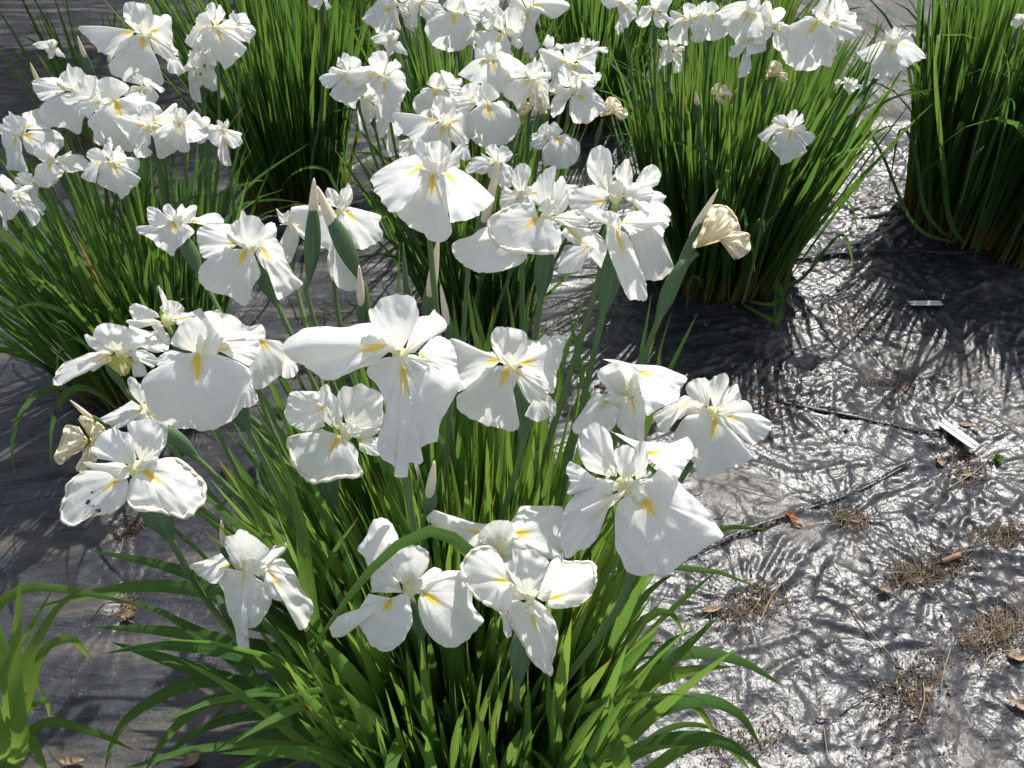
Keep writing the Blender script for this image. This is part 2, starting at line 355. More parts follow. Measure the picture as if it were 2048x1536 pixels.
fl('C', 'B', (1300, 345), .00072, 'white iris with three tall upright petals, rightmost of the tight group', [
 ('S', 300, 85, 0, '', (1255, 325, 1200, 290, 1160, 240, 1155, 170, 1188, 110, 1222, 97, 1260, 115, 1280, 180, 1275, 240, 1290, 310)),
 ('S', 20, 85, 0, '', (1325, 325, 1288, 240, 1310, 200, 1355, 163, 1377, 230, 1375, 290)),
 ('S', 90, 80, 0, '', (1400, 310, 1395, 270, 1440, 205, 1490, 196, 1514, 240, 1500, 290, 1450, 310)),
 ('S', 180, 80, .6, '', (1300, 355, 1262, 330, 1272, 290, 1320, 268, 1342, 320, 1315, 350)),
 ('F', 270, 40, .2, '', (1250, 370, 1240, 430, 1150, 470, 1080, 425, 1068, 350, 1110, 310, 1200, 293, 1260, 310)),
 ('F', 90, 35, -.2, '', (1370, 370, 1400, 345, 1470, 320, 1540, 342, 1530, 380, 1560, 410, 1567, 440, 1540, 500, 1520, 545, 1480, 490, 1420, 420)),
 ('S', 140, 60, .6, '', (1340, 355, 1330, 290, 1400, 278, 1460, 290, 1482, 330, 1440, 375, 1390, 372)),
 ('F', 150, 65, .2, '', (1385, 385, 1340, 360, 1360, 345, 1450, 400, 1500, 460, 1530, 560, 1580, 700, 1540, 740, 1490, 762, 1430, 750, 1400, 660, 1370, 550, 1350, 440))], (1170, 900), .09)
fl('D', 'B', (1290, 505), .00066, 'white iris with a long hanging tongue-shaped petal at the lower right of the tight group', [
 ('F', 180, 66, .5, '', (1295, 500, 1258, 500, 1248, 560, 1270, 640, 1300, 720, 1330, 800, 1370, 850, 1430, 860, 1450, 830, 1440, 760, 1410, 680, 1380, 600, 1350, 530)),
 ('F', 100, 32, .4, '', (1320, 480, 1360, 425, 1440, 420, 1535, 468, 1510, 485, 1440, 510, 1370, 540)),
 ('F', 250, 50, -1.5, '', (1160, 590, 1080, 590, 1030, 640, 1018, 718, 1060, 722, 1120, 705, 1155, 650, 1190, 600)),
 ('S', 180, 75, .8, '', (1290, 500, 1248, 475, 1225, 430, 1268, 418, 1310, 440, 1325, 490)),
 ('S', 270, 60, .6, '', (1260, 490, 1200, 460, 1130, 440, 1120, 400, 1180, 390, 1240, 420))], (1245, 860), .10, .015)
fl('F', 'A', (810, 200), .00086, 'small frilly white iris on a grey-green sheath, far left and highest of the front clump', [
 ('F', 200, 50, .6, 'k', (805, 195, 740, 197, 700, 225, 640, 240, 580, 210, 564, 235, 600, 262, 640, 280, 690, 330, 740, 365, 778, 390, 800, 345, 850, 300, 880, 270, 902, 240, 870, 205)),
 ('S', 290, 70, -.4, '', (770, 190, 735, 155, 690, 110, 633, 97, 625, 150, 645, 205, 700, 225)),
 ('S', 190, 80, .2, '', (795, 190, 740, 170, 718, 110, 750, 80, 782, 110, 812, 150, 812, 185)),
 ('S', 60, 75, 0, '', (820, 190, 800, 115, 830, 80, 850, 110, 880, 90, 917, 95, 912, 140, 897, 185, 860, 200)),
 ('F', 90, 22, -.2, 'k', (870, 185, 900, 160, 960, 160, 985, 136, 1040, 138, 1072, 170, 1065, 208, 1000, 215, 940, 195, 905, 195)),
 ('C', 180, 60, 1, '', (805, 200, 770, 180, 788, 150, 830, 148, 862, 180, 845, 200))], (930, 470), .085, .014)
fl('G', 'A', (1215, 345), .00078, 'large white iris with arching yellow streaks, left of the crossed pair of buds', [
 ('F', 300, 32, -.3, '', (1170, 310, 1110, 198, 1020, 203, 922, 230, 930, 330, 965, 400, 1040, 380, 1130, 340)),
 ('F', 190, 55, .4, 'b', (1210, 345, 1120, 345, 1060, 370, 990, 400, 935, 450, 928, 510, 960, 565, 1020, 600, 1090, 615, 1140, 640, 1190, 678, 1217, 660, 1235, 600, 1260, 540, 1290, 490, 1272, 430, 1250, 375)),
 ('F', 110, 50, .1, 'k', (1280, 325, 1330, 288, 1380, 280, 1420, 340, 1450, 430, 1490, 500, 1534, 545, 1480, 590, 1395, 642, 1380, 580, 1390, 540, 1340, 490, 1290, 430, 1262, 375)),
 ('S', 180, 80, .3, '', (1215, 340, 1160, 300, 1118, 275, 1100, 240, 1130, 190, 1165, 170, 1185, 115, 1212, 150, 1260, 150, 1300, 190, 1327, 240, 1290, 290, 1245, 340)),
 ('S', 100, 70, .8, '', (1235, 350, 1240, 290, 1270, 250, 1310, 270, 1322, 200, 1370, 193, 1387, 250, 1362, 300, 1310, 340, 1265, 358)),
 ('C', 220, 60, 1, '', (1215, 350, 1150, 320, 1105, 262, 1100, 235, 1120, 215, 1160, 250, 1195, 300))], (1385, 660), .09, .015)
fl('H', 'A', (1760, 125), .00088, 'white iris right behind the crossed pair of buds', [
 ('F', 270, 40, 0, '', (1735, 120, 1640, 90, 1550, 90, 1470, 108, 1500, 200, 1560, 260, 1650, 330, 1705, 358, 1695, 280, 1745, 200)),
 ('F', 110, 50, .2, '', (1785, 120, 1800, 95, 1900, 120, 1992, 150, 1985, 200, 2005, 250, 1985, 300, 1920, 332, 1860, 350, 1820, 310, 1750, 230, 1742, 160)),
 ('F', 190, 70, -.5, '', (1750, 200, 1700, 300, 1680, 440, 1720, 540, 1760, 578, 1845, 590, 1857, 560, 1840, 480, 1810, 330)),
 ('S', 250, 80, .2, '', (1755, 110, 1700, 90, 1680, 50, 1670, 0, 1700, -12, 1740, 15, 1757, 60)),
 ('S', 120, 80, .2, '', (1765, 110, 1745, 50, 1762, 0, 1790, -20, 1802, -45, 1827, 0, 1827, 60, 1800, 100)),
 ('C', 180, 70, .8, '', (1760, 115, 1722, 80, 1730, 40, 1770, 30, 1800, 60, 1795, 100))], (1740, 700), .07)
fl('H2', 'A', (1470, 205), .00092, 'narrow glimpse of a white iris between the large one and the leftmost bud', [
 ('S', 180, 80, 0, '', (1455, 210, 1400, 185, 1383, 108, 1420, 140, 1462, 118, 1492, 170)),
 ('F', 180, 60, .3, '', (1450, 205, 1400, 205, 1440, 190, 1500, 215, 1515, 290, 1490, 370, 1460, 428, 1430, 400, 1405, 300)),
 ('F', 100, 40, 0, '', (1490, 210, 1520, 180, 1600, 200, 1650, 265, 1695, 320, 1650, 347, 1600, 340, 1520, 270)),
 ('C', 180, 60, .6, '', (1460, 205, 1430, 180, 1450, 150, 1490, 160, 1500, 195))], (1500, 560), .07)
fl('I', 'A', (460, 945), .00073, 'side-on white iris with a yellow throat and long left petal, leftmost at mid height', [
 ('F', 250, 25, .2, 'r', (430, 955, 390, 945, 300, 950, 230, 980, 130, 1020, 80, 1110, 85, 1142, 120, 1145, 200, 1100, 270, 1070, 290, 1040, 330, 1020, 385, 990)),
 ('F', 210, 50, -.5, '', (430, 970, 380, 985, 300, 1040, 308, 1064, 350, 1040, 400, 1005)),
 ('S', 190, 65, .2, 'k', (450, 945, 340, 950, 290, 912, 258, 848, 280, 843, 300, 875, 340, 790, 400, 776, 460, 790, 530, 810, 600, 850, 612, 900, 560, 932, 500, 945)),
 ('F', 60, 30, -.8, '', (530, 880, 520, 790, 600, 818, 660, 828, 722, 830, 760, 870, 747, 930, 690, 952, 620, 935, 580, 900)),
 ('F', 120, 32, .6, 'k', (490, 955, 560, 932, 620, 940, 680, 980, 687, 1010, 660, 1042, 620, 1012, 560, 975, 500, 975)),
 ('Y', 180, 70, -.2, '', (465, 955, 388, 985, 400, 1022, 440, 1057, 480, 1088, 522, 1070, 542, 990)),
 ('F', 140, 60, -.9, '', (530, 985, 538, 1030, 545, 1085, 580, 1093, 626, 1080, 612, 1030, 570, 985))], (495, 1170), .07, .011)
fl('J', 'A', (920, 955), .00062, 'iris with the widest rounded shield-like white front petal, left of centre', [
 ('F', 180, 58, .5, 'B', (920, 950, 850, 955, 795, 962, 740, 990, 690, 1035, 640, 1065, 600, 1120, 585, 1180, 600, 1240, 640, 1290, 690, 1340, 740, 1375, 800, 1395, 870, 1400, 940, 1410, 1010, 1400, 1060, 1380, 1110, 1367, 1150, 1340, 1172, 1290, 1200, 1230, 1220, 1160, 1237, 1090, 1215, 1040, 1150, 1000, 1080, 972, 1000, 955)),
 ('F', 80, 38, .1, 'k', (1040, 935, 1055, 890, 1110, 865, 1180, 856, 1250, 860, 1288, 900, 1282, 950, 1250, 1005, 1215, 1025, 1160, 1000, 1095, 970)),
 ('F', 110, 60, -.8, '', (1190, 1080, 1225, 1075, 1250, 1160, 1277, 1220, 1250, 1262, 1185, 1272, 1178, 1200)),
 ('F', 270, 35, 0, 'k', (850, 955, 765, 935, 722, 955, 680, 1000, 700, 1040, 745, 995, 800, 968)),
 ('S', 210, 78, .5, '', (905, 950, 830, 930, 768, 900, 788, 840, 820, 788, 860, 758, 900, 748, 955, 770, 977, 830, 962, 900, 945, 945)),
 ('S', 140, 78, .3, '', (950, 950, 965, 880, 975, 830, 945, 765, 990, 748, 1040, 773, 1077, 830, 1072, 890, 1045, 950, 990, 957)),
 ('S', 30, 60, -1.6, '', (1080, 890, 1000, 780, 960, 712, 1060, 718, 1150, 748, 1212, 798, 1290, 788, 1322, 840, 1292, 880, 1200, 865, 1110, 870))], (1215, 1400), .085, .02)
fl('K', 'A', (735, 760), .00076, 'frilly white iris standing behind and between the shield-petalled and side-on ones', [
 ('S', 0, 80, 0, '', (745, 740, 725, 690, 690, 568, 710, 578, 745, 640, 765, 690)),
 ('S', 270, 60, 0, '', (700, 745, 640, 742, 560, 762, 523, 700, 550, 663, 620, 683, 690, 722)),
 ('S', 180, 70, .3, '', (755, 750, 700, 690, 740, 650, 800, 653, 842, 690, 832, 722, 790, 745)),
 ('F', 260, 30, .2, '', (720, 775, 650, 790, 560, 810, 503, 765, 560, 757, 650, 748)),
 ('F', 200, 55, .4, '', (720, 790, 650, 752, 655, 800, 690, 840, 750, 880, 742, 925, 680, 935, 615, 920, 600, 870, 640, 840)),
 ('F', 70, 35, -.4, 'k', (770, 760, 800, 720, 860, 715, 910, 722, 940, 690, 965, 720, 1050, 700, 1045, 760, 900, 800, 830, 810))], None)
fl('K2', 'A', (1270, 870), .00077, 'pale shaded iris petal hanging behind the shield-petalled one, over green leaves', [
 ('F', 130, 62, 0, '', (1285, 870, 1270, 870, 1330, 880, 1420, 890, 1505, 975, 1480, 1020, 1460, 1050, 1420, 1070, 1370, 1100, 1330, 1142, 1260, 1172, 1222, 1100, 1230, 980)),
 ('S', 60, 75, -.2, 'k', (1250, 860, 1180, 850, 1175, 815, 1230, 800, 1290, 783, 1322, 820, 1320, 870)),
 ('F', 90, 60, -.5, '', (1440, 960, 1490, 990, 1510, 1060, 1470, 1100, 1420, 1090, 1420, 1010))], (1330, 1330), .06)
fl('L', 'D', (815, 515), .00058, 'biggest white iris at the centre, long drooping front petal and tall fan-shaped upright', [
 ('F', 280, 36, -.1, 'b', (735, 440, 650, 330, 625, 290, 540, 300, 440, 325, 300, 320, 180, 330, 90, 365, 18, 440, 40, 500, 100, 560, 170, 590, 240, 640, 300, 682, 385, 682, 372, 632, 430, 656, 520, 612, 620, 582, 700, 525, 742, 490)),
 ('F', 170, 60, .7, 'k', (840, 520, 780, 530, 700, 532, 600, 600, 598, 640, 660, 700, 710, 800, 720, 900, 690, 1000, 665, 1110, 680, 1190, 740, 1240, 790, 1290, 780, 1342, 870, 1328, 882, 1252, 960, 1252, 977, 1212, 940, 1170, 1000, 1110, 1070, 1072, 1082, 1010, 1150, 880, 1200, 770, 1232, 700, 1180, 652, 1100, 690, 1040, 640, 1020, 560, 940, 530)),
 ('F', 105, 48, .3, '', (940, 500, 1030, 400, 1100, 383, 1170, 430, 1212, 520, 1205, 600, 1235, 680, 1270, 740, 1180, 700, 1090, 722, 1060, 640, 1010, 585)),
 ('S', 200, 80, -.3, '', (815, 500, 740, 425, 690, 345, 632, 310, 597, 198, 640, 193, 680, 138, 740, 108, 830, 93, 900, 120, 940, 190, 947, 250, 910, 330, 860, 430)),
 ('S', 90, 72, .1, '', (850, 505, 880, 390, 940, 260, 1020, 240, 1055, 198, 1092, 250, 1142, 290, 1132, 340, 1060, 380, 1000, 420, 920, 495)),
 ('S', 260, 45, .8, '', (800, 510, 740, 490, 680, 440, 568, 420, 600, 370, 660, 348, 722, 370, 747, 410, 780, 470)),
 ('C', 170, 55, 1.6, '', (830, 515, 825, 575, 870, 622, 905, 657, 930, 622, 980, 612, 1037, 560, 980, 528, 900, 508))], (870, 1420), .09)
fl('M', 'D', (1575, 595), .00066, 'white iris with faint purple line round its oval upright, just right of the central bloom', [
 ('F', 285, 32, -.2, '', (1510, 545, 1450, 490, 1400, 488, 1300, 450, 1200, 400, 1150, 410, 1190, 520, 1205, 640, 1230, 720, 1215, 762, 1300, 720, 1400, 650, 1450, 600)),
 ('F', 195, 56, .4, 'b', (1560, 590, 1480, 585, 1430, 618, 1350, 680, 1250, 760, 1200, 800, 1220, 880, 1300, 940, 1400, 985, 1500, 1010, 1550, 1040, 1600, 1047, 1637, 1000, 1612, 900, 1590, 840, 1590, 760, 1612, 690, 1600, 640)),
 ('F', 85, 48, -.2, '', (1640, 570, 1680, 480, 1690, 413, 1780, 415, 1805, 370, 1840, 400, 1900, 373, 1947, 410, 1930, 520, 1890, 640, 1862, 765, 1800, 740, 1710, 640)),
 ('F', 145, 50, .6, 'b', (1590, 605, 1650, 598, 1720, 600, 1790, 680, 1832, 790, 1800, 842, 1730, 852, 1670, 800, 1620, 700)),
 ('F', 120, 65, -.6, '', (1760, 780, 1840, 790, 1887, 860, 1870, 932, 1830, 942, 1770, 967, 1678, 932, 1695, 870)),
 ('S', 185, 78, .5, '', (1572, 590, 1500, 560, 1460, 490, 1440, 420, 1455, 340, 1500, 316, 1560, 328, 1630, 330, 1682, 370, 1692, 430, 1682, 510, 1632, 570)),
 ('C', 110, 60, .6, '', (1590, 590, 1640, 560, 1690, 500, 1720, 480, 1700, 540, 1650, 590))], (1655, 1120), .095, .014)
fl('N', 'D', (450, 1050), .00070, 'white iris with a brown-edged rolled apron petal, just left below the central bloom', [
 ('F', 280, 62, -.4, 'k', (310, 870, 270, 760, 180, 758, 90, 765, 45, 830, 36, 930, 80, 992, 150, 1027, 220, 1032, 300, 1000)),
 ('F', 195, 42, .7, 'r', (410, 1060, 280, 1018, 170, 1045, 90, 1060, 42, 1088, 60, 1170, 90, 1260, 140, 1330, 220, 1390, 320, 1372, 420, 1352, 500, 1347, 567, 1320, 530, 1240, 535, 1180, 500, 1120)),
 ('F', 110, 50, 0, '', (540, 1100, 600, 1078, 680, 1078, 722, 1150, 670, 1202, 610, 1192, 540, 1160)),
 ('S', 240, 78, .2, '', (355, 1010, 300, 960, 258, 830, 270, 750, 320, 713, 347, 760, 372, 850, 375, 940)),
 ('S', 180, 80, .1, '', (390, 1020, 330, 940, 318, 810, 350, 770, 402, 820, 424, 900, 424, 980)),
 ('S', 150, 80, -.1, '', (470, 1020, 430, 900, 388, 810, 430, 728, 500, 730, 550, 703, 620, 740, 692, 780, 702, 860, 692, 960, 600, 1040, 520, 1062)),
 ('C', 180, 60, 1.2, '', (440, 1050, 380, 1002, 430, 978, 520, 990, 560, 1030, 520, 1080)),
 ('C', 110, 55, .5, '', (480, 1060, 540, 1000, 640, 930, 700, 900, 722, 960, 650, 1060, 560, 1092))], (350, 1480), .115, .017)
fl('O', 'E', (530, 345), .00066, 'white iris with round cupped upright and a bee, above the largest right bloom', [
 ('F', 60, 36, -.6, 'k', (590, 190, 385, 118, 470, 123, 560, 145, 650, 153, 740, 160, 820, 190, 907, 235, 860, 285, 862, 340, 820, 380, 740, 420, 660, 467, 650, 400, 640, 300)),
 ('F', 240, 50, -.1, '', (430, 360, 350, 318, 300, 370, 250, 450, 198, 530, 220, 577, 300, 562, 380, 572, 450, 540, 480, 430)),
 ('F', 172, 62, .5, '', (565, 360, 490, 395, 440, 420, 450, 480, 500, 560, 560, 602, 637, 612, 642, 500, 672, 400, 665, 345, 610, 330)),
 ('S', 180, 78, .4, 'c', (530, 335, 440, 340, 388, 280, 355, 200, 420, 150, 510, 138, 580, 158, 622, 210, 637, 280, 612, 330, 565, 350)),
 ('C', 200, 60, 1.5, '', (530, 345, 545, 372, 500, 402, 440, 392, 388, 350, 420, 333, 490, 345)),
 ('C', 150, 70, .9, '', (550, 345, 540, 280, 580, 200, 620, 240, 635, 300, 600, 345))], (470, 900), .06)
fl('P', 'E', (1065, 450), .00069, 'rightmost fully open white iris of the front clump, seen against the bare plastic', [
 ('F', 280, 38, -.3, '', (940, 360, 890, 338, 830, 370, 760, 420, 698, 460, 710, 510, 750, 560, 777, 572, 777, 500, 830, 490, 870, 480, 890, 430)),
 ('F', 180, 60, .3, 'b', (1075, 465, 1010, 455, 930, 460, 880, 480, 830, 560, 818, 620, 870, 680, 930, 740, 965, 790, 970, 842, 1000, 862, 1080, 832, 1140, 792, 1230, 772, 1312, 720, 1290, 690, 1270, 640, 1200, 580, 1160, 510, 1130, 465)),
 ('F', 105, 42, 0, 'k', (1130, 450, 1200, 440, 1290, 445, 1370, 470, 1424, 515, 1402, 570, 1370, 610, 1310, 640, 1240, 602, 1190, 560, 1150, 505)),
 ('S', 280, 70, .1, '', (1035, 415, 960, 372, 910, 342, 898, 280, 950, 240, 1012, 233, 1052, 280, 1045, 350)),
 ('S', 200, 82, .2, '', (1070, 425, 1040, 330, 1038, 260, 1090, 213, 1142, 206, 1162, 250, 1135, 330, 1100, 390)),
 ('S', 80, 75, .1, '', (1090, 425, 1120, 330, 1170, 290, 1207, 270, 1232, 330, 1232, 370, 1165, 402)),
 ('C', 240, 50, 1.1, '', (1045, 445, 960, 472, 890, 457, 848, 410, 870, 373, 940, 368, 1000, 390)),
 ('C', 120, 50, 1.1, '', (1085, 450, 1090, 418, 1160, 400, 1240, 370, 1292, 390, 1302, 440, 1240, 482, 1160, 480, 1120, 470))], (850, 890), .07)
fl('Q', 'E', (525, 900), .00050, 'largest white iris on the right, with a cream centre and triangular lower petal', [
 ('F', 160, 55, .4, 'k', (600, 940, 555, 940, 500, 980, 470, 1040, 458, 1150, 470, 1280, 510, 1370, 560, 1452, 640, 1452, 720, 1442, 800, 1422, 880, 1352, 960, 1302, 1060, 1242, 1132, 1190, 1060, 1110, 1000, 1020, 920, 940, 840, 852, 780, 800, 735, 790, 680, 860)),
 ('F', 215, 52, .2, '', (450, 950, 380, 860, 280, 862, 205, 950, 150, 1050, 120, 1180, 140, 1300, 180, 1342, 240, 1292, 300, 1272, 360, 1200, 390, 1100, 420, 1040, 485, 985)),
 ('F', 270, 40, -.3, '', (380, 880, 255, 782, 185, 748, 160, 800, 185, 870, 170, 950, 240, 930, 330, 900)),
 ('F', 60, 28, -.6, 'k', (640, 700, 430, 558, 520, 590, 600, 620, 720, 630, 830, 632, 890, 620, 910, 593, 942, 650, 937, 700, 890, 780, 825, 864, 780, 800, 730, 765, 660, 750)),
 ('S', 220, 78, .1, '', (470, 840, 400, 832, 300, 802, 250, 730, 233, 660, 245, 580, 290, 523, 340, 510, 400, 538, 440, 600, 455, 700, 480, 780)),
 ('S', 160, 80, .1, '', (520, 870, 470, 800, 450, 700, 500, 648, 562, 658, 602, 720, 592, 810)),
 ('S', 80, 80, .2, '', (590, 860, 570, 760, 590, 650, 630, 613, 657, 650, 662, 740, 652, 830)),
 ('C', 150, 50, 1.4, 'b', (545, 905, 530, 870, 600, 858, 680, 850, 722, 880, 702, 930, 650, 982, 610, 1007, 570, 960)),
 ('C', 260, 40, .9, '', (520, 905, 440, 860, 340, 848, 250, 870, 208, 972, 280, 968, 360, 972, 450, 930)),
 ('C', 215, 50, 1.8, '', (528, 918, 440, 955, 340, 1000, 258, 1040, 265, 1090, 300, 1102, 350, 1050, 430, 1012, 500, 965))], (520, 1560), .07)
fl('R', 'C', (545, 400), .00058, 'wide white iris with dark spots on its rolled left petal, over dark plastic', [
 ('F', 220, 36, .2, 'r', (500, 430, 400, 418, 330, 408, 250, 420, 150, 495, 145, 550, 120, 630, 113, 700, 150, 737, 210, 732, 290, 687, 340, 672, 400, 672, 450, 642, 500, 602, 525, 520)),
 ('F', 130, 38, .3, 'rk', (590, 400, 640, 370, 720, 340, 800, 336, 860, 370, 920, 430, 967, 480, 970, 560, 930, 640, 850, 692, 780, 682, 680, 652, 590, 652, 530, 622, 508, 560, 525, 470)),
 ('S', 280, 72, -.1, '', (545, 380, 400, 352, 338, 340, 303, 280, 350, 210, 420, 160, 470, 180, 530, 200, 545, 270, 565, 335)),
 ('S', 180, 78, -.2, '', (590, 370, 530, 240, 510, 150, 560, 118, 640, 108, 702, 150, 722, 230, 695, 300, 650, 345)),
 ('S', 80, 75, -.4, '', (640, 345, 680, 130, 740, 158, 742, 250, 707, 308, 690, 345)),
 ('C', 260, 35, 1, '', (530, 405, 480, 360, 350, 370, 253, 363, 290, 400, 370, 450, 440, 472, 520, 452)),
 ('C', 130, 45, 1, '', (560, 400, 600, 350, 680, 328, 692, 350, 645, 392, 600, 422))], (775, 835), .075, .018)
fl('T', 'C', (610, 60), .00070, 'part-hidden white iris between the shield-petalled one and the spotted one', [
 ('F', 280, 35, 0, '', (610, 50, 535, 0, 450, 55, 360, 105, 400, 142, 430, 168, 500, 152, 560, 112, 630, 100)),
 ('F', 150, 60, -.4, '', (620, 60, 560, 100, 580, 180, 660, 230, 740, 200, 740, 120, 680, 60)),
 ('S', 220, 80, .1, '', (600, 35, 535, -30, 512, -100, 530, -140, 570, -110, 602, -70, 615, 0))], (930, 350), .085)
fl('U', 'C', (1215, 1000), .00066, 'lowest left white iris, shaded, with one petal drooping to a twisted point', [
 ('F', 280, 25, -.4, '', (1110, 960, 1060, 898, 980, 930, 886, 965, 900, 1002, 950, 1042, 1000, 1070, 1040, 1070, 1045, 1000)),
 ('F', 190, 57, .4, 'k', (1195, 1005, 1100, 1000, 1050, 973, 1023, 990, 1030, 1060, 1070, 1120, 1090, 1200, 1120, 1290, 1140, 1350, 1160, 1440, 1200, 1472, 1227, 1480, 1220, 1440, 1180, 1400, 1165, 1350, 1230, 1342, 1290, 1302, 1340, 1220, 1357, 1140, 1320, 1080, 1250, 1025)),
 ('F', 120, 50, .1, 'k', (1320, 990, 1380, 928, 1430, 935, 1470, 990, 1520, 1060, 1560, 1130, 1602, 1200, 1592, 1260, 1530, 1347, 1503, 1320, 1500, 1250, 1480, 1190, 1400, 1177, 1350, 1152, 1310, 1070)),
 ('S', 200, 80, -.1, 'c', (1200, 995, 1120, 940, 1083, 860, 1090, 800, 1140, 788, 1165, 758, 1240, 790, 1300, 830, 1342, 880, 1310, 930, 1245, 960)),
 ('S', 90, 65, .5, '', (1265, 1010, 1215, 940, 1300, 930, 1340, 900, 1380, 840, 1452, 830, 1442, 880, 1385, 925, 1352, 985, 1310, 1030)),
 ('C', 170, 60, 1.1, '', (1205, 1005, 1200, 965, 1222, 930, 1290, 940, 1332, 990, 1280, 1032))], (1330, 1320), .06)
fl('V', 'F', (680, 690), .00060, 'white iris crossed by a long arching leaf, lowest near the bottom centre', [
 ('F', 210, 52, .3, 'k', (560, 740, 400, 708, 350, 790, 320, 825, 240, 840, 170, 880, 128, 930, 150, 1002, 210, 1003, 270, 972, 330, 915, 365, 960, 400, 1020, 420, 1070, 500, 1097, 580, 1077, 640, 1032, 680, 942, 702, 890, 692, 800, 670, 720, 610, 740)),
 ('F', 130, 52, .1, '', (760, 690, 860, 600, 900, 558, 1000, 548, 1060, 570, 1100, 700, 1120, 800, 1187, 890, 1130, 960, 1070, 1032, 1000, 1062, 920, 1067, 830, 1012, 770, 920, 742, 830, 738, 750)),
 ('S', 280, 68, -.5, '', (610, 640, 420, 680, 400, 560, 380, 470, 328, 410, 368, 340, 400, 270, 430, 220, 500, 188, 560, 230, 602, 320, 610, 420, 590, 520)),
 ('S', 160, 78, -.1, 'c', (675, 690, 590, 600, 550, 500, 560, 430, 640, 378, 720, 373, 782, 400, 812, 460, 802, 530, 750, 595, 705, 655)),
 ('S', 230, 70, .2, '', (630, 690, 420, 700, 430, 620, 480, 548, 540, 538, 600, 620)),
 ('C', 220, 55, 1.3, 'b', (650, 700, 580, 690, 490, 702, 510, 668, 540, 658, 600, 680, 662, 710, 645, 772, 590, 782, 535, 745)),
 ('C', 110, 50, .8, '', (695, 690, 705, 650, 760, 590, 820, 540, 870, 528, 902, 560, 885, 620, 892, 652, 800, 672, 740, 712))], (745, 930), .08)
fl('W', 'F', (1300, 400), .00066, 'shaded white iris with two wing-like petals directly behind the front rolled-edge one', [
 ('F', 285, 36, -.2, '', (1200, 300, 1215, 233, 1130, 223, 1040, 198, 950, 168, 820, 135, 798, 200, 850, 250, 920, 310, 980, 362, 1030, 422, 1070, 452, 1120, 400, 1200, 365)),
 ('F', 80, 44, -.2, '', (1380, 300, 1368, 220, 1410, 160, 1440, 113, 1560, 108, 1712, 113, 1742, 200, 1722, 300, 1722, 400, 1732, 482, 1640, 472, 1560, 442, 1450, 420, 1400, 380)),
 ('F', 185, 60, -.8, '', (1300, 420, 1180, 400, 1150, 500, 1200, 620, 1300, 660, 1420, 620, 1440, 500, 1400, 420)),
 ('S', 180, 62, .5, 'c', (1300, 410, 1240, 392, 1150, 342, 1160, 290, 1210, 238, 1250, 208, 1310, 205, 1370, 225, 1402, 290, 1442, 330, 1432, 400, 1340, 442))], None)
fl('X', 'F', (1500, 720), .00058, 'frontmost white iris at the bottom with thick cream rolled edges and pointed lower petal', [
 ('F', 265, 36, .1, 'r', (1360, 620, 1330, 520, 1310, 470, 1240, 388, 1180, 383, 1110, 410, 1050, 460, 1028, 540, 1050, 620, 1100, 700, 1160, 760, 1240, 802, 1300, 830, 1360, 820, 1390, 720)),
 ('F', 180, 66, .6, 'r', (1500, 790, 1400, 740, 1350, 770, 1355, 860, 1390, 960, 1440, 1030, 1480, 1120, 1530, 1180, 1600, 1240, 1640, 1274, 1660, 1230, 1650, 1180, 1682, 1080, 1692, 980, 1662, 880, 1620, 810, 1560, 760)),
 ('F', 90, 42, -.1, 'r', (1630, 750, 1700, 600, 1720, 490, 1800, 483, 1880, 480, 1952, 520, 1957, 600, 1932, 700, 1860, 782, 1780, 802, 1680, 812, 1620, 790)),
 ('F', 230, 70, -1, '', (1310, 800, 1280, 822, 1310, 880, 1320, 960, 1340, 997, 1377, 992, 1362, 880, 1345, 830)),
 ('S', 180, 78, .1, 'k', (1480, 720, 1400, 642, 1340, 545, 1328, 500, 1380, 478, 1390, 398, 1450, 413, 1530, 403, 1562, 440, 1627, 475, 1612, 560, 1582, 640, 1545, 725)),
 ('S', 90, 72, .4, 'k', (1550, 735, 1590, 610, 1640, 560, 1640, 490, 1700, 468, 1722, 560, 1727, 640, 1692, 702, 1640, 752, 1590, 762)),
 ('C', 240, 55, 1.2, '', (1480, 745, 1390, 762, 1330, 722, 1308, 650, 1340, 618, 1400, 650, 1450, 690, 1495, 740)),
 ('C', 180, 55, 2.0, 'k', (1515, 770, 1440, 800, 1470, 765, 1540, 748, 1565, 790, 1612, 820, 1602, 882, 1560, 862, 1510, 852, 1458, 842))], (1405, 1400), .09, .014)
fl('S', 'C', (285, 230), .00068, 'withered cream iris curled up at the far left beside the spotted one', [
 ('W', 230, 55, .1, 'kr', (285, 240, 230, 158, 150, 150, 130, 230, 95, 300, 88, 340, 125, 378, 150, 340, 200, 320, 255, 290)),
 ('W', 160, 60, .4, 'kr', (290, 215, 220, 110, 240, 93, 290, 110, 350, 140, 387, 190, 352, 250, 300, 262)),
 ('W', 190, 70, .1, 'k', (290, 250, 335, 250, 342, 340, 300, 370, 270, 412, 235, 427, 208, 395, 245, 370, 250, 305))], (450, 260), .05, .009)
fl('Y', 'B', (1700, 590), .00072, 'withered cream iris drooping right from a leaning grey-green sheath', [
 ('W', 90, 50, .2, 'kr', (1690, 600, 1668, 600, 1672, 575, 1705, 520, 1730, 450, 1760, 393, 1830, 398, 1872, 440, 1902, 500, 1892, 540, 1830, 562, 1760, 580)),
 ('W', 180, 60, .9, 'k', (1700, 590, 1740, 520, 1760, 450, 1800, 410, 1850, 450, 1860, 520, 1800, 560)),
 ('W', 130, 65, .6, 'kr', (1800, 560, 1830, 530, 1890, 518, 1940, 530, 1953, 570, 1942, 620, 1875, 657, 1860, 600, 1830, 575))], (1545, 840), .11, .012)

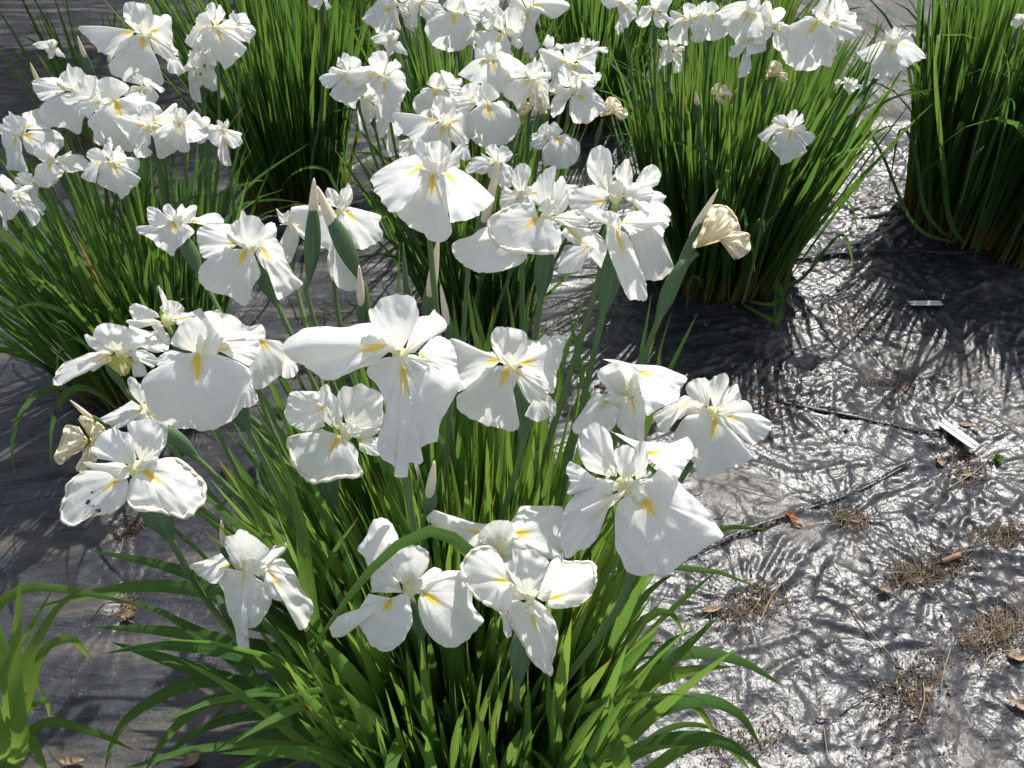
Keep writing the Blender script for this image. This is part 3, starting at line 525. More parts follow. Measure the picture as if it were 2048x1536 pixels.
rng = random.Random(7)
def petal_mesh(kind, az, tilt, off, flags, co, zoom, t, cen, seed):
    zx, zy, zf = ZM[zoom]
    pts = [(zx + zf * co[i], zy + zf * co[i + 1]) for i in range(0, len(co), 2)]
    r0 = ray(*pts[0]); P0 = C0 + r0 * t; v = r0.normalized(); P0 = P0 - v * (off * .01)
    a = R(az); n = Vector((math.sin(a) * math.sin(R(tilt)), math.cos(a) * math.sin(R(tilt)), math.cos(R(tilt))))
    if n.dot(v) > 0: n = -n
    c = n.dot(v)
    if c > -.42:
        pr = n - v * c; pr.normalize(); n = pr * math.sqrt(1 - .42 ** 2) - v * .42
    prj = []
    for (x, y) in pts[1:]:
        r = ray(x, y); th = (P0 - C0).dot(n) / r.dot(n); lim = .075 / r.length; t0 = (P0 - C0).length / r.length
        th = t0 + lim * math.tanh((th - t0) / lim); prj.append(C0 + r * th)
    big = kind in ('F', 'W'); N = 64 if big else 42; NS = 20 if big else 13
    O = [Vector(p) for p in catmull(prj, N)]
    mid = O[N // 2]; L = max((o - P0).length for o in O)
    sd_ = seed * 3.17
    if kind == 'F': bul, rw = .13, .0018
    elif kind == 'W': bul, rw = .2, .005
    else: bul, rw = .14, .0025
    if 'b' in flags: bul = .20
    if 'B' in flags: bul = .26
    if 'c' in flags: bul = -.22
    crump = 2.1 if 'k' in flags else 1.0
    if kind == 'W': crump = 3.2
    vs, uv, nr = [], [], []
    for j in range(NS + 1):
        s = j / NS
        for i, o in enumerate(O):
            u = i / (N - 1); jag = 1 + (.038 * mnoise.noise(Vector((u * 13, sd_, 4))) + .030 * mnoise.noise(Vector((u * 38, sd_, 9)))) * s ** 6
            p = P0 + (o - P0) * (s * jag)
            b = bul * L * (math.sin(math.pi * s ** .85) * (.55 + .45 * math.sin(math.pi * u)) - .25 * s ** 3 * abs(2 * u - 1))
            q = p * 1.0
            e = mnoise.noise(q * 26 + Vector((sd_, 0, 0))) * .0065 * s + mnoise.noise(q * 60 + Vector((0, sd_, 0))) * .0028 * s * crump
            e += mnoise.noise(Vector((u * 13, s * 1.4, sd_))) * rw * 1.3 * s * crump + mnoise.noise(Vector((u * 30, s * 2, sd_ + 5))) * .0008 * s * crump
            e += mnoise.noise(Vector((u * 8, 3, sd_))) * .015 * s ** 4 + mnoise.noise(Vector((u * 20, 3, sd_))) * .0065 * s ** 6
            rg = 1 - abs(mnoise.noise(q * 34 + Vector((sd_, 7, 0)))) * 4
            e += max(0, rg) * (.0030 if crump > 1 else .0012) * s * (crump - .3)
            # a sharp lengthwise fold and puckers near the margin
            e += .0028 * s * max(0, 1 - abs(u - (.28 + .5 * (abs(math.sin(sd_ * 5.3))))) * 14) * (1 if int(seed) % 3 else -1)
            e += .0028 * math.sin(u * 70 + 9 * mnoise.noise(Vector((u * 6, sd_, 2)))) * s ** 7
            # midrib channel
            e -= .0012 * math.exp(-((u - .5) / .03) ** 2) * (1 - s)
            vs.append(p - v * (b + e) - cen); uv.append((u, s))
    fs, mi = [], []
    for j in range(NS):
        for i in range(N - 1):
            a_ = j * N + i; fs.append((a_, a_ + 1, a_ + N + 1, a_ + N)); mi.append(0)
    mats = [M[{'F': 'fall', 'S': 'up', 'C': 'crest', 'W': 'wilt', 'Y': 'yell'}[kind]]]
    if 'r' in flags:        # margin rolled into a thick cream rim
        mats.append(M['roll'] if kind != 'W' else M['wilt'])
        ring0 = NS * N; K = 7; lo, hi = int(N * .1), int(N * .92); base_i = len(vs)
        for i in range(lo, hi):
            c_ = vs[ring0 + i]; inn = (vs[(NS - 2) * N + i] - c_).normalized(); w_ = min(1, (i - lo) / 5, (hi - 1 - i) / 5)
            rr = (.0034 + .0022 * mnoise.noise(Vector((i * .55, sd_, 1))) + .0012 * mnoise.noise(Vector((i * 1.7, sd_, 4)))) * (.25 + .75 * w_)
            for k in range(K):
                an = 2 * math.pi * k / K; vs.append(c_ + inn * (rr * (.7 + math.cos(an))) - v * (rr * math.sin(an) + rr * .3)); uv.append((i / N, .9))
        for i in range(hi - lo - 1):
            for k in range(K):
                a_ = base_i + i * K + k; b_ = base_i + i * K + (k + 1) % K; fs.append((a_, b_, b_ + K, a_ + K)); mi.append(1)
    nm = {'F': 'fall_petal', 'S': 'upright_petal', 'C': 'style_crest', 'W': 'withered_petal', 'Y': 'flower_tube'}[kind]
    return nm, mesh(nm, vs, fs, mats, uv, mi)

def tube(path, rads, mat, name, K=8, flat=1.0, side=None, rnd=.5, cap=True):
    path = [Vector(p) for p in path]; vs, uv, fs = [], [], []; n = len(path)
    sidev = side or Vector((1, 0, 0))
    for i, p in enumerate(path):
        tg = (path[min(n - 1, i + 1)] - path[max(0, i - 1)]).normalized()
        sx_ = (sidev - tg * sidev.dot(tg)).normalized(); sy_ = tg.cross(sx_)
        for k in range(K):
            a = 2 * math.pi * k / K; vs.append(p + sx_ * (math.cos(a) * rads[i]) + sy_ * (math.sin(a) * rads[i] * flat)); uv.append((k / K, .3 + .6 * i / n))
    for i in range(n - 1):
        for k in range(K):
            a, b = i * K + k, i * K + (k + 1) % K; fs.append((a, b, b + K, a + K))
    if cap: fs.append(tuple(range((n - 1) * K, n * K)))
    return mesh(name, vs, fs, mat, uv, None, True, [rnd] * len(vs))

def stem_parts(root, base, top, via=None, sp=.085, spw=.012, r=.0042, seed=0, low=None):
    """stalk from the foot of the clump to the flower, with its sheath below the flower"""
    rg = random.Random(seed)
    base = Vector(base); top = Vector(top)
    if via is None:
        d = top - base; via = base + Vector((d.x * .72, d.y * .72, d.z * .62)) + Vector((rg.uniform(-.012, .012), rg.uniform(-.01, .01), 0))
        mid = base + Vector((d.x * .30, d.y * .30, d.z * .30)); pts = [base, mid, via, top]
    else:
        via = Vector(via); d = via - base; mid = base + Vector((d.x * .42, d.y * .42, d.z * .5)) + Vector((rg.uniform(-.01, .01), 0, 0)); pts = [base] + (low or [mid]) + [via, top]
    P = [Vector(p) for p in catmull(pts, 40)]; rel = [p - base for p in P]
    rad = [r * (1.25 - .35 * i / 39) for i in range(40)]
    link('stalk', tube(rel, rad, M['stalk'], 'stalk', 8, .85, None, rg.random()), root)
    # sheath (two overlapping green bracts) over the last stretch
    Ltot = 0; k = 39
    while k > 1 and Ltot < sp: Ltot += (P[k] - P[k - 1]).length; k -= 1
    seg = catmull([rel[i] for i in range(k, 40)], 16)
    end = Vector(seg[-1]); dirv = (Vector(seg[-1]) - Vector(seg[-3])).normalized()
    prof = [.34, .42, .55, .70, .84, .95, 1.0, 1.0, .97, .90, .82, .72, .60, .48, .34, .12]
    sdv = Vector((1, rg.uniform(-.5, .5), 0))
    link('spathe', tube(seg, [max(.004, spw * q) for q in prof], M['spathe'], 'spathe', 12, .50, sdv, rg.random()), root)
    # one stem leaf hugging the stalk
    k0 = 14 + rg.randint(0, 6); a = rel[k0]; tg = (rel[k0 + 3] - rel[k0]).normalized(); an = rg.uniform(0, 6.28)
    o = Vector((math.cos(an), math.sin(an), 0)); pth = [a, a + tg * .05 + o * .008, a + tg * .10 + o * .02, a + tg * .15 + o * .04]
    link('stem_leaf', leaf_mesh([p + base for p in pth], .011, base, M['spathe'], rg.random(), 'stem_leaf'), root)
    return P

def leaf_mesh(path, wid, org, mat, rnd, name='leaf', n=None, twist=0.0, side=None):
    vs, uv, fs = [], [], []; add_leaf(vs, uv, fs, path, wid, org, n or 14, twist, side)
    return mesh(name, vs, fs, mat, uv, None, True, [rnd] * len(vs))
def add_leaf(vs, uv, fs, path, wid, org, n=14, twist=0.0, side=None):
    P = [Vector(p) for p in catmull(path, n)]; b0 = len(vs)
    for i, p in enumerate(P):
        s = i / (n - 1); tg = (P[min(n - 1, i + 1)] - P[max(0, i - 1)]).normalized()
        sv_ = tg.cross(p - C0).normalized() if side == 'face' else side if side is not None else Vector((-tg.y, tg.x, 0)) if Vector((tg.x, tg.y)).length > .1 else Vector((1, 0, 0))
        sv_ = (sv_ - tg * sv_.dot(tg)); sv_.normalize()
        if twist: sv_ = Matrix.Rotation(twist * s, 3, tg) @ sv_
        nn = tg.cross(sv_)
        wv = wid * (.62 + .38 * min(1, s * 3)) * (1 - max(0, (s - .45) / .55) ** 1.9) ** .8 * .5 if s < 1 else 0
        vs += [p - sv_ * wv - org, p + nn * wv * .28 - org, p + sv_ * wv - org]; uv += [(0, s), (.5, s), (1, s)]
    for i in range(n - 1):
        a = b0 + i * 3; fs += [(a, a + 1, a + 4, a + 3), (a + 1, a + 2, a + 5, a + 4)]

# ------------------------------------------------------------------ build the traced flowers of the front clump
BLOCK = []          # (px, py, radius px, depth) regions leaves must not cover
PROTO = {}
def foot(clump, toward, seed):
    (cx, cy), r = CLUMPS[clump]; rg = random.Random(seed * 7 + 3); d = Vector((toward.x - cx, toward.y - cy)); L = d.length
    if L > 1e-6: d *= min(r * .8, L * .45) / L
    x, y = cx + d.x + rg.uniform(-.3, .3) * r, cy + d.y + rg.uniform(-.3, .3) * r
    return Vector((x, y, gh(x, y) - .012))
FGROUP = 'white irises in bloom in the beds'
for si, (key, f) in enumerate(FL.items()):
    zx, zy, zf = ZM[f['zoom']]; c = f['c']; cx, cy = zx + zf * c[0], zy + zf * c[1]; cen = at_t(cx, cy, f['t'])
    base = foot(f['clump'], cen, si + 1)
    root = empty('withered_iris' if f['petals'][0][0] == 'W' else 'white_iris', base)
    tag(root, f['label'], 'flower', FGROUP)
    pl = []
    for pi, (k, az, ti, off, fg_, co) in enumerate(f['petals']):
        nm, me = petal_mesh(k, az, ti, off, fg_, co, f['zoom'], f['t'], cen, si * 11 + pi)
        o = link(nm, me, root, cen - base); pl.append((nm, me))
        xs_ = [zx + zf * co[i] for i in range(0, len(co), 2)]; ys_ = [zy + zf * co[i] for i in range(1, len(co), 2)]
        mx_, my_ = sum(xs_) / len(xs_), sum(ys_) / len(ys_)
        BLOCK.append((mx_, my_, .42 * max(max(xs_) - min(xs_), max(ys_) - min(ys_)), f['t'] * FPX))
    if f['petals'][0][0] != 'W':
        vs = []; NB_ = 14
        for j in range(8):
            th = math.pi * j / 7; rr = .0085 * math.sin(th) + .0004
            for k in range(NB_): a = 2 * math.pi * k / NB_; q_ = rr * (1 + .25 * math.sin(3 * a)); vs.append(Vector((q_ * math.cos(a), q_ * math.sin(a) + .004, .011 * math.cos(th) - .004)))
        me = mesh('style_column', vs, [(j * NB_ + k, j * NB_ + (k + 1) % NB_, (j + 1) * NB_ + (k + 1) % NB_, (j + 1) * NB_ + k) for j in range(7) for k in range(NB_)], M['style'])
        link('style_column', me, root, cen - base); pl.append(('style_column', me))
    PROTO[key] = (pl, cen, root)
    top = cen + (cen - C0).normalized() * .016 + Vector((0, 0, -.012)); via = None
    if f['via']:
        vx, vy = zx + zf * f['via'][0], zy + zf * f['via'][1]; via = at_t(vx, vy, f['t'] * 1.0)
        drop = max(.05, (cen - via).length * .85); r_ = ray(vx, vy); tz = (cen.z - drop - CAM_H) / r_.z
        tz = min(max(tz, f['t'] * 1.05), f['t'] * 1.16); via = at_t(vx, vy, tz)
        if key in ('S', 'Y'): via = at_t(vx, vy, f['t'] * 1.03)
    stem_parts(root, base, top, via, f['sp'], f['spw'], .0046, si, [at_h(540, 1370, .28), at_h(478, 1285, .36), at_h(405, 1190, .44)] if key == 'R' else None)
    if key == 'R':
        for (qx, qy, rr) in ((280, 597, .0030), (305, 541, .0016), (311, 620, .0013), (345, 650, .0024), (330, 645, .0014)):
            px, py = zx + zf * qx, zy + zf * qy
            p = at_t(px, py, f['t']) ; tgt = pl[0][1]
            best = min((Vector(v.co) + cen for v in tgt.vertices), key=lambda q_: (Vector(proj(q_)[:2]) - Vector((px, py))).length)
            dep = (best - C0).length / ray(px, py).length; p = at_t(px, py, dep - .0012 / 1539 * 3)
            vv = ray(px, py).normalized(); ax = vv.orthogonal().normalized(); ay = vv.cross(ax)
            ring = [p + (ax * math.cos(k * .7) + ay * math.sin(k * .7) * .8) * rr * (1 + .25 * math.sin(k * 5)) - base for k in range(9)]
            ring.append(p - vv * .0008 - base)
            link('dark_spot', mesh('dark_spot', ring, [(k, (k + 1) % 9, 9) for k in range(9)], M['spot']), root)

# bud points poking from withered flowers' sheaths and free buds: (spathe foot px, spathe shoulder px, tip px, t, half width m, label)
BUDS = [((618, 560), (627, 420), (628, 356), .00080, .013, 'tallest pale bud in a fat green sheath, left one of the crossed pair'),
        ((716, 552), (662, 440), (634, 372), .00078, .015, 'pale bud leaning left in a fat green sheath, right one of the crossed pair'),
        ((724, 655), (722, 600), (718, 530), .00080, .010, 'cream bud standing between the crossed buds and the central bloom'),
        ((850, 650), (862, 580), (877, 476), .00080, .013, 'broad cream bud directly under the topmost large iris'),
        ((900, 690), (893, 640), (881, 568), .00074, .008, 'thin cream bud with purple tip rising behind the central bloom'),
        ((948, 500), (972, 430), (999, 316), .00080, .012, 'cream bud leaning right beside the topmost large iris'),
        ((852, 1030), (860, 985), (869, 921), .00066, .010, 'cream bud low among leaves below the central bloom'),
        ((450, 1120), (447, 1085), (442, 1040), .00072, .007, 'small cream bud just above the lowest left iris'),
        ((818, 640), (812, 570), (806, 485), .00082, .007, 'slim closed green bud left of the broad cream bud'),
        ((1335, 600), (1395, 450), (1436, 378), .00073, .010, 'pink-cream bud tip sharing the leaning sheath of the right withered iris'),
        ((215, 860), (180, 835), (140, 800), .00068, .006, 'cream bud point leaning left above the far left withered iris')]
for bi, (a, b_, c, t, hw, label) in enumerate(BUDS):
    A, B, Cc = at_t(*a, t * 1.02), at_t(*b_, t), at_t(*c, t * .985); d0 = (A - B)
    base = foot('fg', A, 60 + bi); root = empty('iris_bud', base); tag(root, label, 'bud', 'pale flower buds of the front clump')
    lo = A + d0.normalized() * .03
    pts = [base, base + Vector(((lo.x - base.x) * .4, (lo.y - base.y) * .4, (lo.z - base.z) * .5)), lo, A]
    P = catmull(pts, 30); link('stalk', tube([Vector(p) - base for p in P], [.0048 - .0012 * i / 30 for i in range(30)], M['stalk'], 'stalk', 8, .85, None, rng.random()), root)
    seg = catmull([A, A + (B - A) * .5 + Vector((.002, 0, 0)), B + (Cc - B) * .25], 14)
    prof = [.32, .45, .62, .78, .9, .97, 1, 1, .96, .9, .8, .66, .48, .2]
    link('spathe', tube([Vector(p) - base for p in seg], [hw * q for q in prof], M['spathe'], 'spathe', 12, .5, Vector((1, .2, 0)), rng.random()), root)
    st_ = B - (B - A) * .25; seg = catmull([st_, B, B + (Cc - B) * .6, Cc], 12)
    prof = [.5, .62, .68, .70, .68, .64, .58, .50, .42, .33, .22, .06]
    green = 'closed green' in label
    link('furled_petals' if not green else 'bud_tip', tube([Vector(p) - base for p in seg], [hw * q * .95 for q in prof], M['bud'] if not green else M['spathe'], 'furled_petals', 10, .62, Vector((1, .2, 0)), .5), root)
    BLOCK.append((b_[0], b_[1], 30, t * FPX))

# ------------------------------------------------------------------ irises of the clumps behind: same blooms turned and resized
# (px, py, height m, width px, bloom, mirrored, clump, label)
BGF = [
 (287, 72, .86, 150, 'M', 0, 'left', 'spread-winged white iris highest in the left clump'),
 (432, 58, .86, 112, 'P', 0, 'left', 'white iris with gold streaks at the top right of the left clump'),
 (474, 50, .84, 62, 'G', 1, 'left', 'small white bloom tucked behind the gold-streaked one of the left clump'),
 (402, 98, .80, 78, 'O', 0, 'left', 'white iris just below and left of the gold-streaked bloom'),
 (405, 138, .76, 85, 'U', 1, 'left', 'lower white iris hanging under the gold-streaked bloom'),
 (150, 186, .78, 128, 'G', 0, 'left', 'pinkish white iris left of the big-aproned one in the left clump'),
 (232, 200, .78, 132, 'J', 1, 'left', 'white iris with the broadest apron petal in the left clump'),
 (287, 176, .78, 66, 'P', 1, 'left', 'small white iris right behind the big-aproned one in the left clump'),
 (300, 252, .76, 100, 'M', 1, 'left', 'white iris turned right, low in the middle of the left clump'),
 (360, 246, .76, 92, 'A', 0, 'left', 'white iris with a smooth round front petal, right in the left clump'),
 (412, 258, .74, 64, 'V', 0, 'left', 'narrow white iris second from the right edge of the left clump'),
 (448, 262, .74, 66, 'H', 0, 'left', 'rightmost white iris of the left clump, behind tall green blades'),
 (46, 268, .72, 112, 'G', 1, 'left', 'shaded white iris at the left edge with two pink uprights'),
 (108, 322, .70, 98, 'R', 1, 'left', 'crumpled off-white iris at the left edge, in front of the shaded one'),
 (16, 388, .68, 96, 'U', 0, 'left', 'pinkish iris cut by the left border, lowest of the left clump'),
 (58, 372, .66, 74, 'L', 1, 'left', 'small drooping iris beside the one cut by the left border'),
 (223, 328, .72, 104, 'P', 0, 'left', 'lowest front white iris of the left clump, above dark leaves'),
 (102, 96, .80, 44, 'O', 1, 'farleft', 'dim white iris in the dark top left corner'),
 (640, -6, .84, 40, 'G', 0, 'backleft', 'bluish white bloom cut by the top border over tall leaves'),
 (697, 148, .80, 98, 'P', 1, 'centre', 'leftmost bluish white iris of the centre back clump'),
 (764, 155, .80, 122, 'L', 0, 'centre', 'bluish iris with long narrow front petal, second from left in the centre back clump'),
 (735, 200, .72, 84, 'U', 0, 'centre', 'white iris hanging behind the long-petalled bluish one'),
 (778, 240, .66, 70, 'H', 1, 'centre', 'shaded white iris low at the left of the centre back clump'),
 (782, 84, .80, 60, 'O', 1, 'centre', 'white iris behind a leaning bud at the left of the centre back clump'),
 (872, 178, .76, 86, 'J', 0, 'centre', 'small iris with a rounded apron above the wide spread one'),
 (888, 250, .76, 128, 'M', 0, 'centre', 'wide spread white iris just above the topmost large front bloom'),
 (828, 285, .68, 62, 'V', 1, 'centre', 'crumpled white iris behind the left corner of the topmost front bloom'),
 (985, 122, .82, 116, 'A', 1, 'centre', 'square-petalled white iris on a bare dark stem in the middle of the centre back clump'),
 (975, 208, .76, 112, 'J', 1, 'centre', 'round-petalled white iris just below the square-petalled one'),
 (1062, 160, .80, 98, 'G', 0, 'centre', 'white iris with two short gold streaks right of the bare dark stem'),
 (1010, 68, .84, 88, 'N', 0, 'centre', 'white iris with a cream cup above the square-petalled one'),
 (908, 26, .84, 96, 'J', 0, 'centreback', 'white iris with a domed apron near the top border'),
 (982, 22, .82, 66, 'P', 0, 'centreback', 'small white iris right of the domed one near the top border'),
 (1056, 20, .85, 110, 'L', 1, 'centreback', 'large white iris near the top border, right of the group'),
 (1102, 100, .80, 62, 'U', 1, 'centre', 'white iris between the cream-cupped one and the far right group'),
 (1142, 128, .80, 96, 'M', 1, 'centre', 'white iris high on the right of the centre back clump'),
 (1148, 182, .78, 100, 'Q', 0, 'centre', 'white iris with a triangular front petal on the right of the centre back clump'),
 (1180, 96, .80, 64, 'F', 0, 'centre', 'small crumpled white iris over dark plastic, rightmost at the top of the centre back clump'),
 (1088, 225, .74, 56, 'Y', 1, 'centre', 'faded cream iris in the lower middle of the centre back clump'),
 (1112, 275, .70, 84, 'J', 1, 'centre', 'shaded white iris beneath the faded cream one'),
 (1206, 232, .72, 46, 'Y', 0, 'centre', 'faded yellowish iris at the lower right edge of the centre back clump'),
 (990, 325, .74, 96, 'R', 0, 'centre', 'bluish iris behind the leaning cream bud, lowest of the centre back clump'),
 (790, 8, .84, 92, 'Q', 1, 'centreback', 'white iris at the top border, left end of the row of tops'),
 (842, 6, .84, 72, 'G', 1, 'centreback', 'white iris at the top border, second from the left end'),
 (950, -6, .84, 70, 'A', 0, 'centreback', 'white petals just showing at the top border, between two full blooms'),
 (1250, 12, .86, 66, 'L', 0, 'right', 'leftmost white iris at the top of the right clump'),
 (1310, 22, .86, 70, 'V', 1, 'right', 'narrow drooping white iris second from left in the right clump'),
 (1378, 40, .84, 72, 'M', 0, 'right', 'white iris third from left in the right clump, partly behind leaves'),
 (1424, 28, .85, 66, 'J', 1, 'right', 'greyish white apron petal beside the third bloom of the right clump'),
 (1342, 96, .76, 64, 'U', 0, 'right', 'lower white iris hidden among blades at the left of the right clump'),
 (1498, 26, .86, 98, 'A', 0, 'right', 'broad white iris left of the middle at the top of the right clump'),
 (1546, 52, .84, 90, 'V', 0, 'right', 'frilly white iris in the middle of the right clump'),
 (1492, 84, .80, 64, 'H', 1, 'right', 'small white petals below the broad iris of the right clump'),
 (1640, 42, .86, 128, 'J', 0, 'right', 'largest white iris of the right clump with a long apron'),
 (1785, 92, .74, 106, 'A', 1, 'right', 'white iris with a drooping right petal, rightmost of the right clump'),
 (1577, 262, .66, 98, 'P', 0, 'right', 'lone small bluish iris low in front of the right clump'),
 (1536, 154, .72, 42, 'Y', 0, 'right', 'tiny shrivelled cream bloom above the lone bluish iris'),
 (1436, 186, .70, 34, 'S', 1, 'right', 'tiny shrivelled tan bloom beside a pale bud in the right clump'),
 (1697, 168, .72, 46, 'F', 1, 'right', 'small crumpled bloom in shade at the right of the right clump'),
 (2046, 38, .84, 24, 'G', 0, 'farright', 'sliver of a white bloom at the upper right border')]
PW = {'A': 245, 'B': 330, 'C': 205, 'D': 120, 'F': 172, 'G': 210, 'H': 180, 'J': 240, 'L': 355, 'M': 230, 'N': 200, 'O': 230, 'P': 236, 'Q': 330, 'R': 292, 'S': 100, 'U': 245, 'V': 310, 'Y': 120}
for qi, (px, py, h, wpx, pk, mir, clump, label) in enumerate(BGF):
    pl, pcen, proot = PROTO[pk]; rg = random.Random(900 + qi)
    cen = at_h(px, py, h); t = (cen - C0).length / ray(px, py).length
    base = foot(clump, cen, 200 + qi); root = empty(proot.name.split('.')[0], base); tag(root, label, 'flower', FGROUP)
    sc = (wpx * t) / (PW[pk] * FL[pk]['t']); sc = min(max(sc * 1.16, .30), 1.3)
    va, vb = (pcen - C0), (cen - C0); ya = math.atan2(va.x, va.y); yb = math.atan2(vb.x, vb.y)
    pa = math.atan2(-va.z, math.hypot(va.x, va.y)); pb = math.atan2(-vb.z, math.hypot(vb.x, vb.y))
    Mx = Matrix.Rotation(-yb + R(rg.uniform(-14, 14)), 4, 'Z') @ Matrix.Rotation((pa - pb) * .75 + R(rg.uniform(-6, 6)), 4, 'X') @ Matrix.Rotation(R(rg.uniform(-7, 7)), 4, 'Y')
    Mx = Mx @ Matrix.Diagonal((-sc if mir else sc, sc, sc, 1)) @ Matrix.Rotation(ya, 4, 'Z')
    for nm, me in pl:
        o = link(nm, me, root); o.matrix_local = Matrix.Translation(cen - base) @ Mx
    stem_parts(root, base, cen + Vector((0, .006, -.010)), None, rg.uniform(.06, .085), .010 * max(.7, sc), .0040, 300 + qi)
    BLOCK.append((px, py + wpx * .12, wpx * .42, t * FPX))
for bi, (px, py, h, clump, label) in enumerate([(171, 118, .80, 'left', 'cream bud upright behind the spread-winged iris of the left clump, taller of two'),
        (212, 132, .78, 'left', 'small cream bud upright under the spread-winged iris of the left clump'), (80, 170, .76, 'left', 'dim leaning bud at the dark left edge'),
        (1407, 190, .74, 'right', 'slim pale-tipped bud leaning in front of the right clump'), (806, 62, .82, 'centre', 'leaning bud beside a bloom at the upper left of the centre back clump'),
        (1030, 190, .70, 'centre', 'slim green bud among leaves between the centre back blooms')]):
    cen = at_h(px, py, h); base = foot(clump, cen, 700 + bi); root = empty('iris_bud', base); tag(root, label, 'bud', 'pale flower buds of the back clumps')
    P = catmull([base, base + (cen - base) * .5 + Vector((0, 0, .02)), cen - Vector((0, 0, .07))], 20)
    link('stalk', tube([Vector(p) - base for p in P], [.004] * 20, M['stalk'], 'stalk', 6, .85, None, .4), root)
    q = Vector(P[-1]); up_ = (q - Vector(P[-4])).normalized()
    seg = [q + up_ * .09 * i / 11 - base for i in range(12)]
    link('spathe', tube(seg, [.011 * v for v in (.35, .5, .68, .84, .95, 1, 1, .94, .84, .7, .5, .2)], M['spathe'], 'spathe', 10, .5, Vector((1, .2, 0)), .4), root)
    seg = [q + up_ * (.06 + .06 * i / 9) - base for i in range(10)]
    link('furled_petals', tube(seg, [.008 * v for v in (.6, .75, .8, .8, .75, .66, .55, .42, .28, .06)], M['bud'], 'furled_petals', 8, .62, None, .5), root)

# ------------------------------------------------------------------ leaves
def blocked(path):
    for p in path:
        q = proj(p)
        if q is None: return True
        for bx, by, br, bd in BLOCK:
            if q[2] < bd + .02 and (q[0] - bx) ** 2 + (q[1] - by) ** 2 < br * br: return True
    return False
def rand_leaf(clump, rg, Lr, lean, wr, droop=.25, rmul=1.0, kd=9):
    (cx, cy), r = CLUMPS[clump]; a = rg.uniform(0, 6.283); rr = r * math.sqrt(rg.random()) * rmul
    x, y = cx + math.cos(a) * rr, cy + math.sin(a) * rr * (1.9 if clump == 'fg' and math.sin(a) > 0 else 1); b = Vector((x, y, gh_c(x, y) - .01))
    az = a + rg.gauss(0, .6); L = rg.uniform(*Lr); th = R(lean[0] + (lean[1] - lean[0]) * (rr / r)) + R(rg.gauss(0, 4))
    if clump == 'fg' and math.sin(az) < 0: th *= 1 + .9 * math.sin(az)
    k = abs(rg.gauss(0, 1)) * R(kd)
    if rg.random() < droop: k += R(rg.uniform(35, 110))
    n = 9; p = b.copy(); path = [p.copy()]
    for i in range(n):
        s = (i + 1) / n; ang = th + k * s ** 2.4; d = Vector((math.cos(az) * math.sin(ang), math.sin(az) * math.sin(ang), math.cos(ang)))
        p = p + d * (L / n); 
        if p.z < .012: p.z = .012
        path.append(p.copy())
    return path, rg.uniform(*wr)
_ghc = {}
def gh_c(x, y):
    k = (round(x, 2), round(y, 2))
    if k not in _ghc: _ghc[k] = gh(*k)
    return _ghc[k]
def clump_leaves(clump, n, Lr, lean, wr, label, mat, droop=.2, seed=1, traced=(), extra_mat=None, tips=()):
    (cx, cy), r = CLUMPS[clump]; org = Vector((cx, cy, gh(cx, cy) - .01)); root = empty('iris_leaf_clump', org)
    tag(root, label, 'leaf clump', 'clumps of sword-shaped iris leaves'); rg = random.Random(seed); L = []; tries = 0
    while len(L) < n and tries < n * 8:
        tries += 1; path, wd = rand_leaf(clump, rg, Lr, lean, wr, droop)
        if blocked(path[3:]): continue
        L.append((path, wd, rg.random(), rg.uniform(-1.2, 1.2), rg.uniform(0, 3.1416)))
    if clump == 'fg':       # blades that fill the gaps between the stems
        for (x0, x1, y0, y1, h0, h1, m_) in ((400, 800, 800, 1060, .42, .60, 120), (480, 760, 620, 860, .5, .64, 34), (880, 1180, 870, 1080, .44, .60, 60), (880, 1180, 560, 760, .54, .68, 30), (560, 1100, 1000, 1250, .34, .5, 45), (1180, 1330, 1060, 1300, .3, .48, 30), (560, 800, 700, 850, .5, .62, 22)):
            for _ in range(m_ * 3):
                px, py = rg.uniform(x0, x1), rg.uniform(y0, y1); tp = at_h(px, py, rg.uniform(h0, h1)); bs = foot('fg', tp, rg.randrange(99999))
                d = tp - bs; md = bs + Vector((d.x * .38, d.y * .38, d.z * .55)); path = [Vector(p) for p in catmull([bs, md, tp], 10)]
                if not blocked(path[3:]):
                    L.append((path, rg.uniform(*wr), rg.random(), rg.uniform(-1, 1), rg.uniform(0, 3.1416))); m_ -= 1
                    if m_ <= 0: break
    def score(l):
        s = 0
        for p in l[0][2:]:
            q = proj(p)
            if q and -20 < q[0] < 2068 and -20 < q[1] < 1556: s += l[1] / q[2]
        return s + (l[0][-1].z) * .02
    L.sort(key=score, reverse=True); k = 100 - len(traced)
    for pts, wd, rn in traced:
        P = []
        for q in pts: P.append(at_h(q[0], q[1], q[2]) if len(q) == 3 else at_t(q[0], q[1], q[2]))
        f0 = P[0]; d = Vector((f0.x - cx, f0.y - cy)); 
        if d.length > r * .8: d *= r * .8 / d.length
        b = Vector((cx + d.x, cy + d.y, gh_c(cx + d.x, cy + d.y) - .01)); P = [b] + P
        link('leaf', leaf_mesh(P, wd, org, extra_mat or mat, rn, 'leaf', 24, .35 * math.sin(wd * 9999), 'face'), root)
    for path, wd, rn, tw, sa in L[:k]:
        m = M['dryleaf'] if rg.random() < (.02 if clump == 'fg' else .004) else mat
        link('leaf', leaf_mesh(path, wd, org, m, rn, 'leaf', 16, tw, Vector((math.cos(sa), math.sin(sa), 0))), root)
    if len(L) > k:
        vs, uv, fs, rd = [], [], [], []
        for path, wd, rn, tw, sa in L[k:]:
            add_leaf(vs, uv, fs, path, wd, org, 10, tw, Vector((math.cos(sa), math.sin(sa), 0))); rd += [rn] * (len(vs) - len(rd))
        tag(link('leaves', mesh('leaves', vs, fs, mat, uv, None, True, rd), root), kind='stuff')
    return root
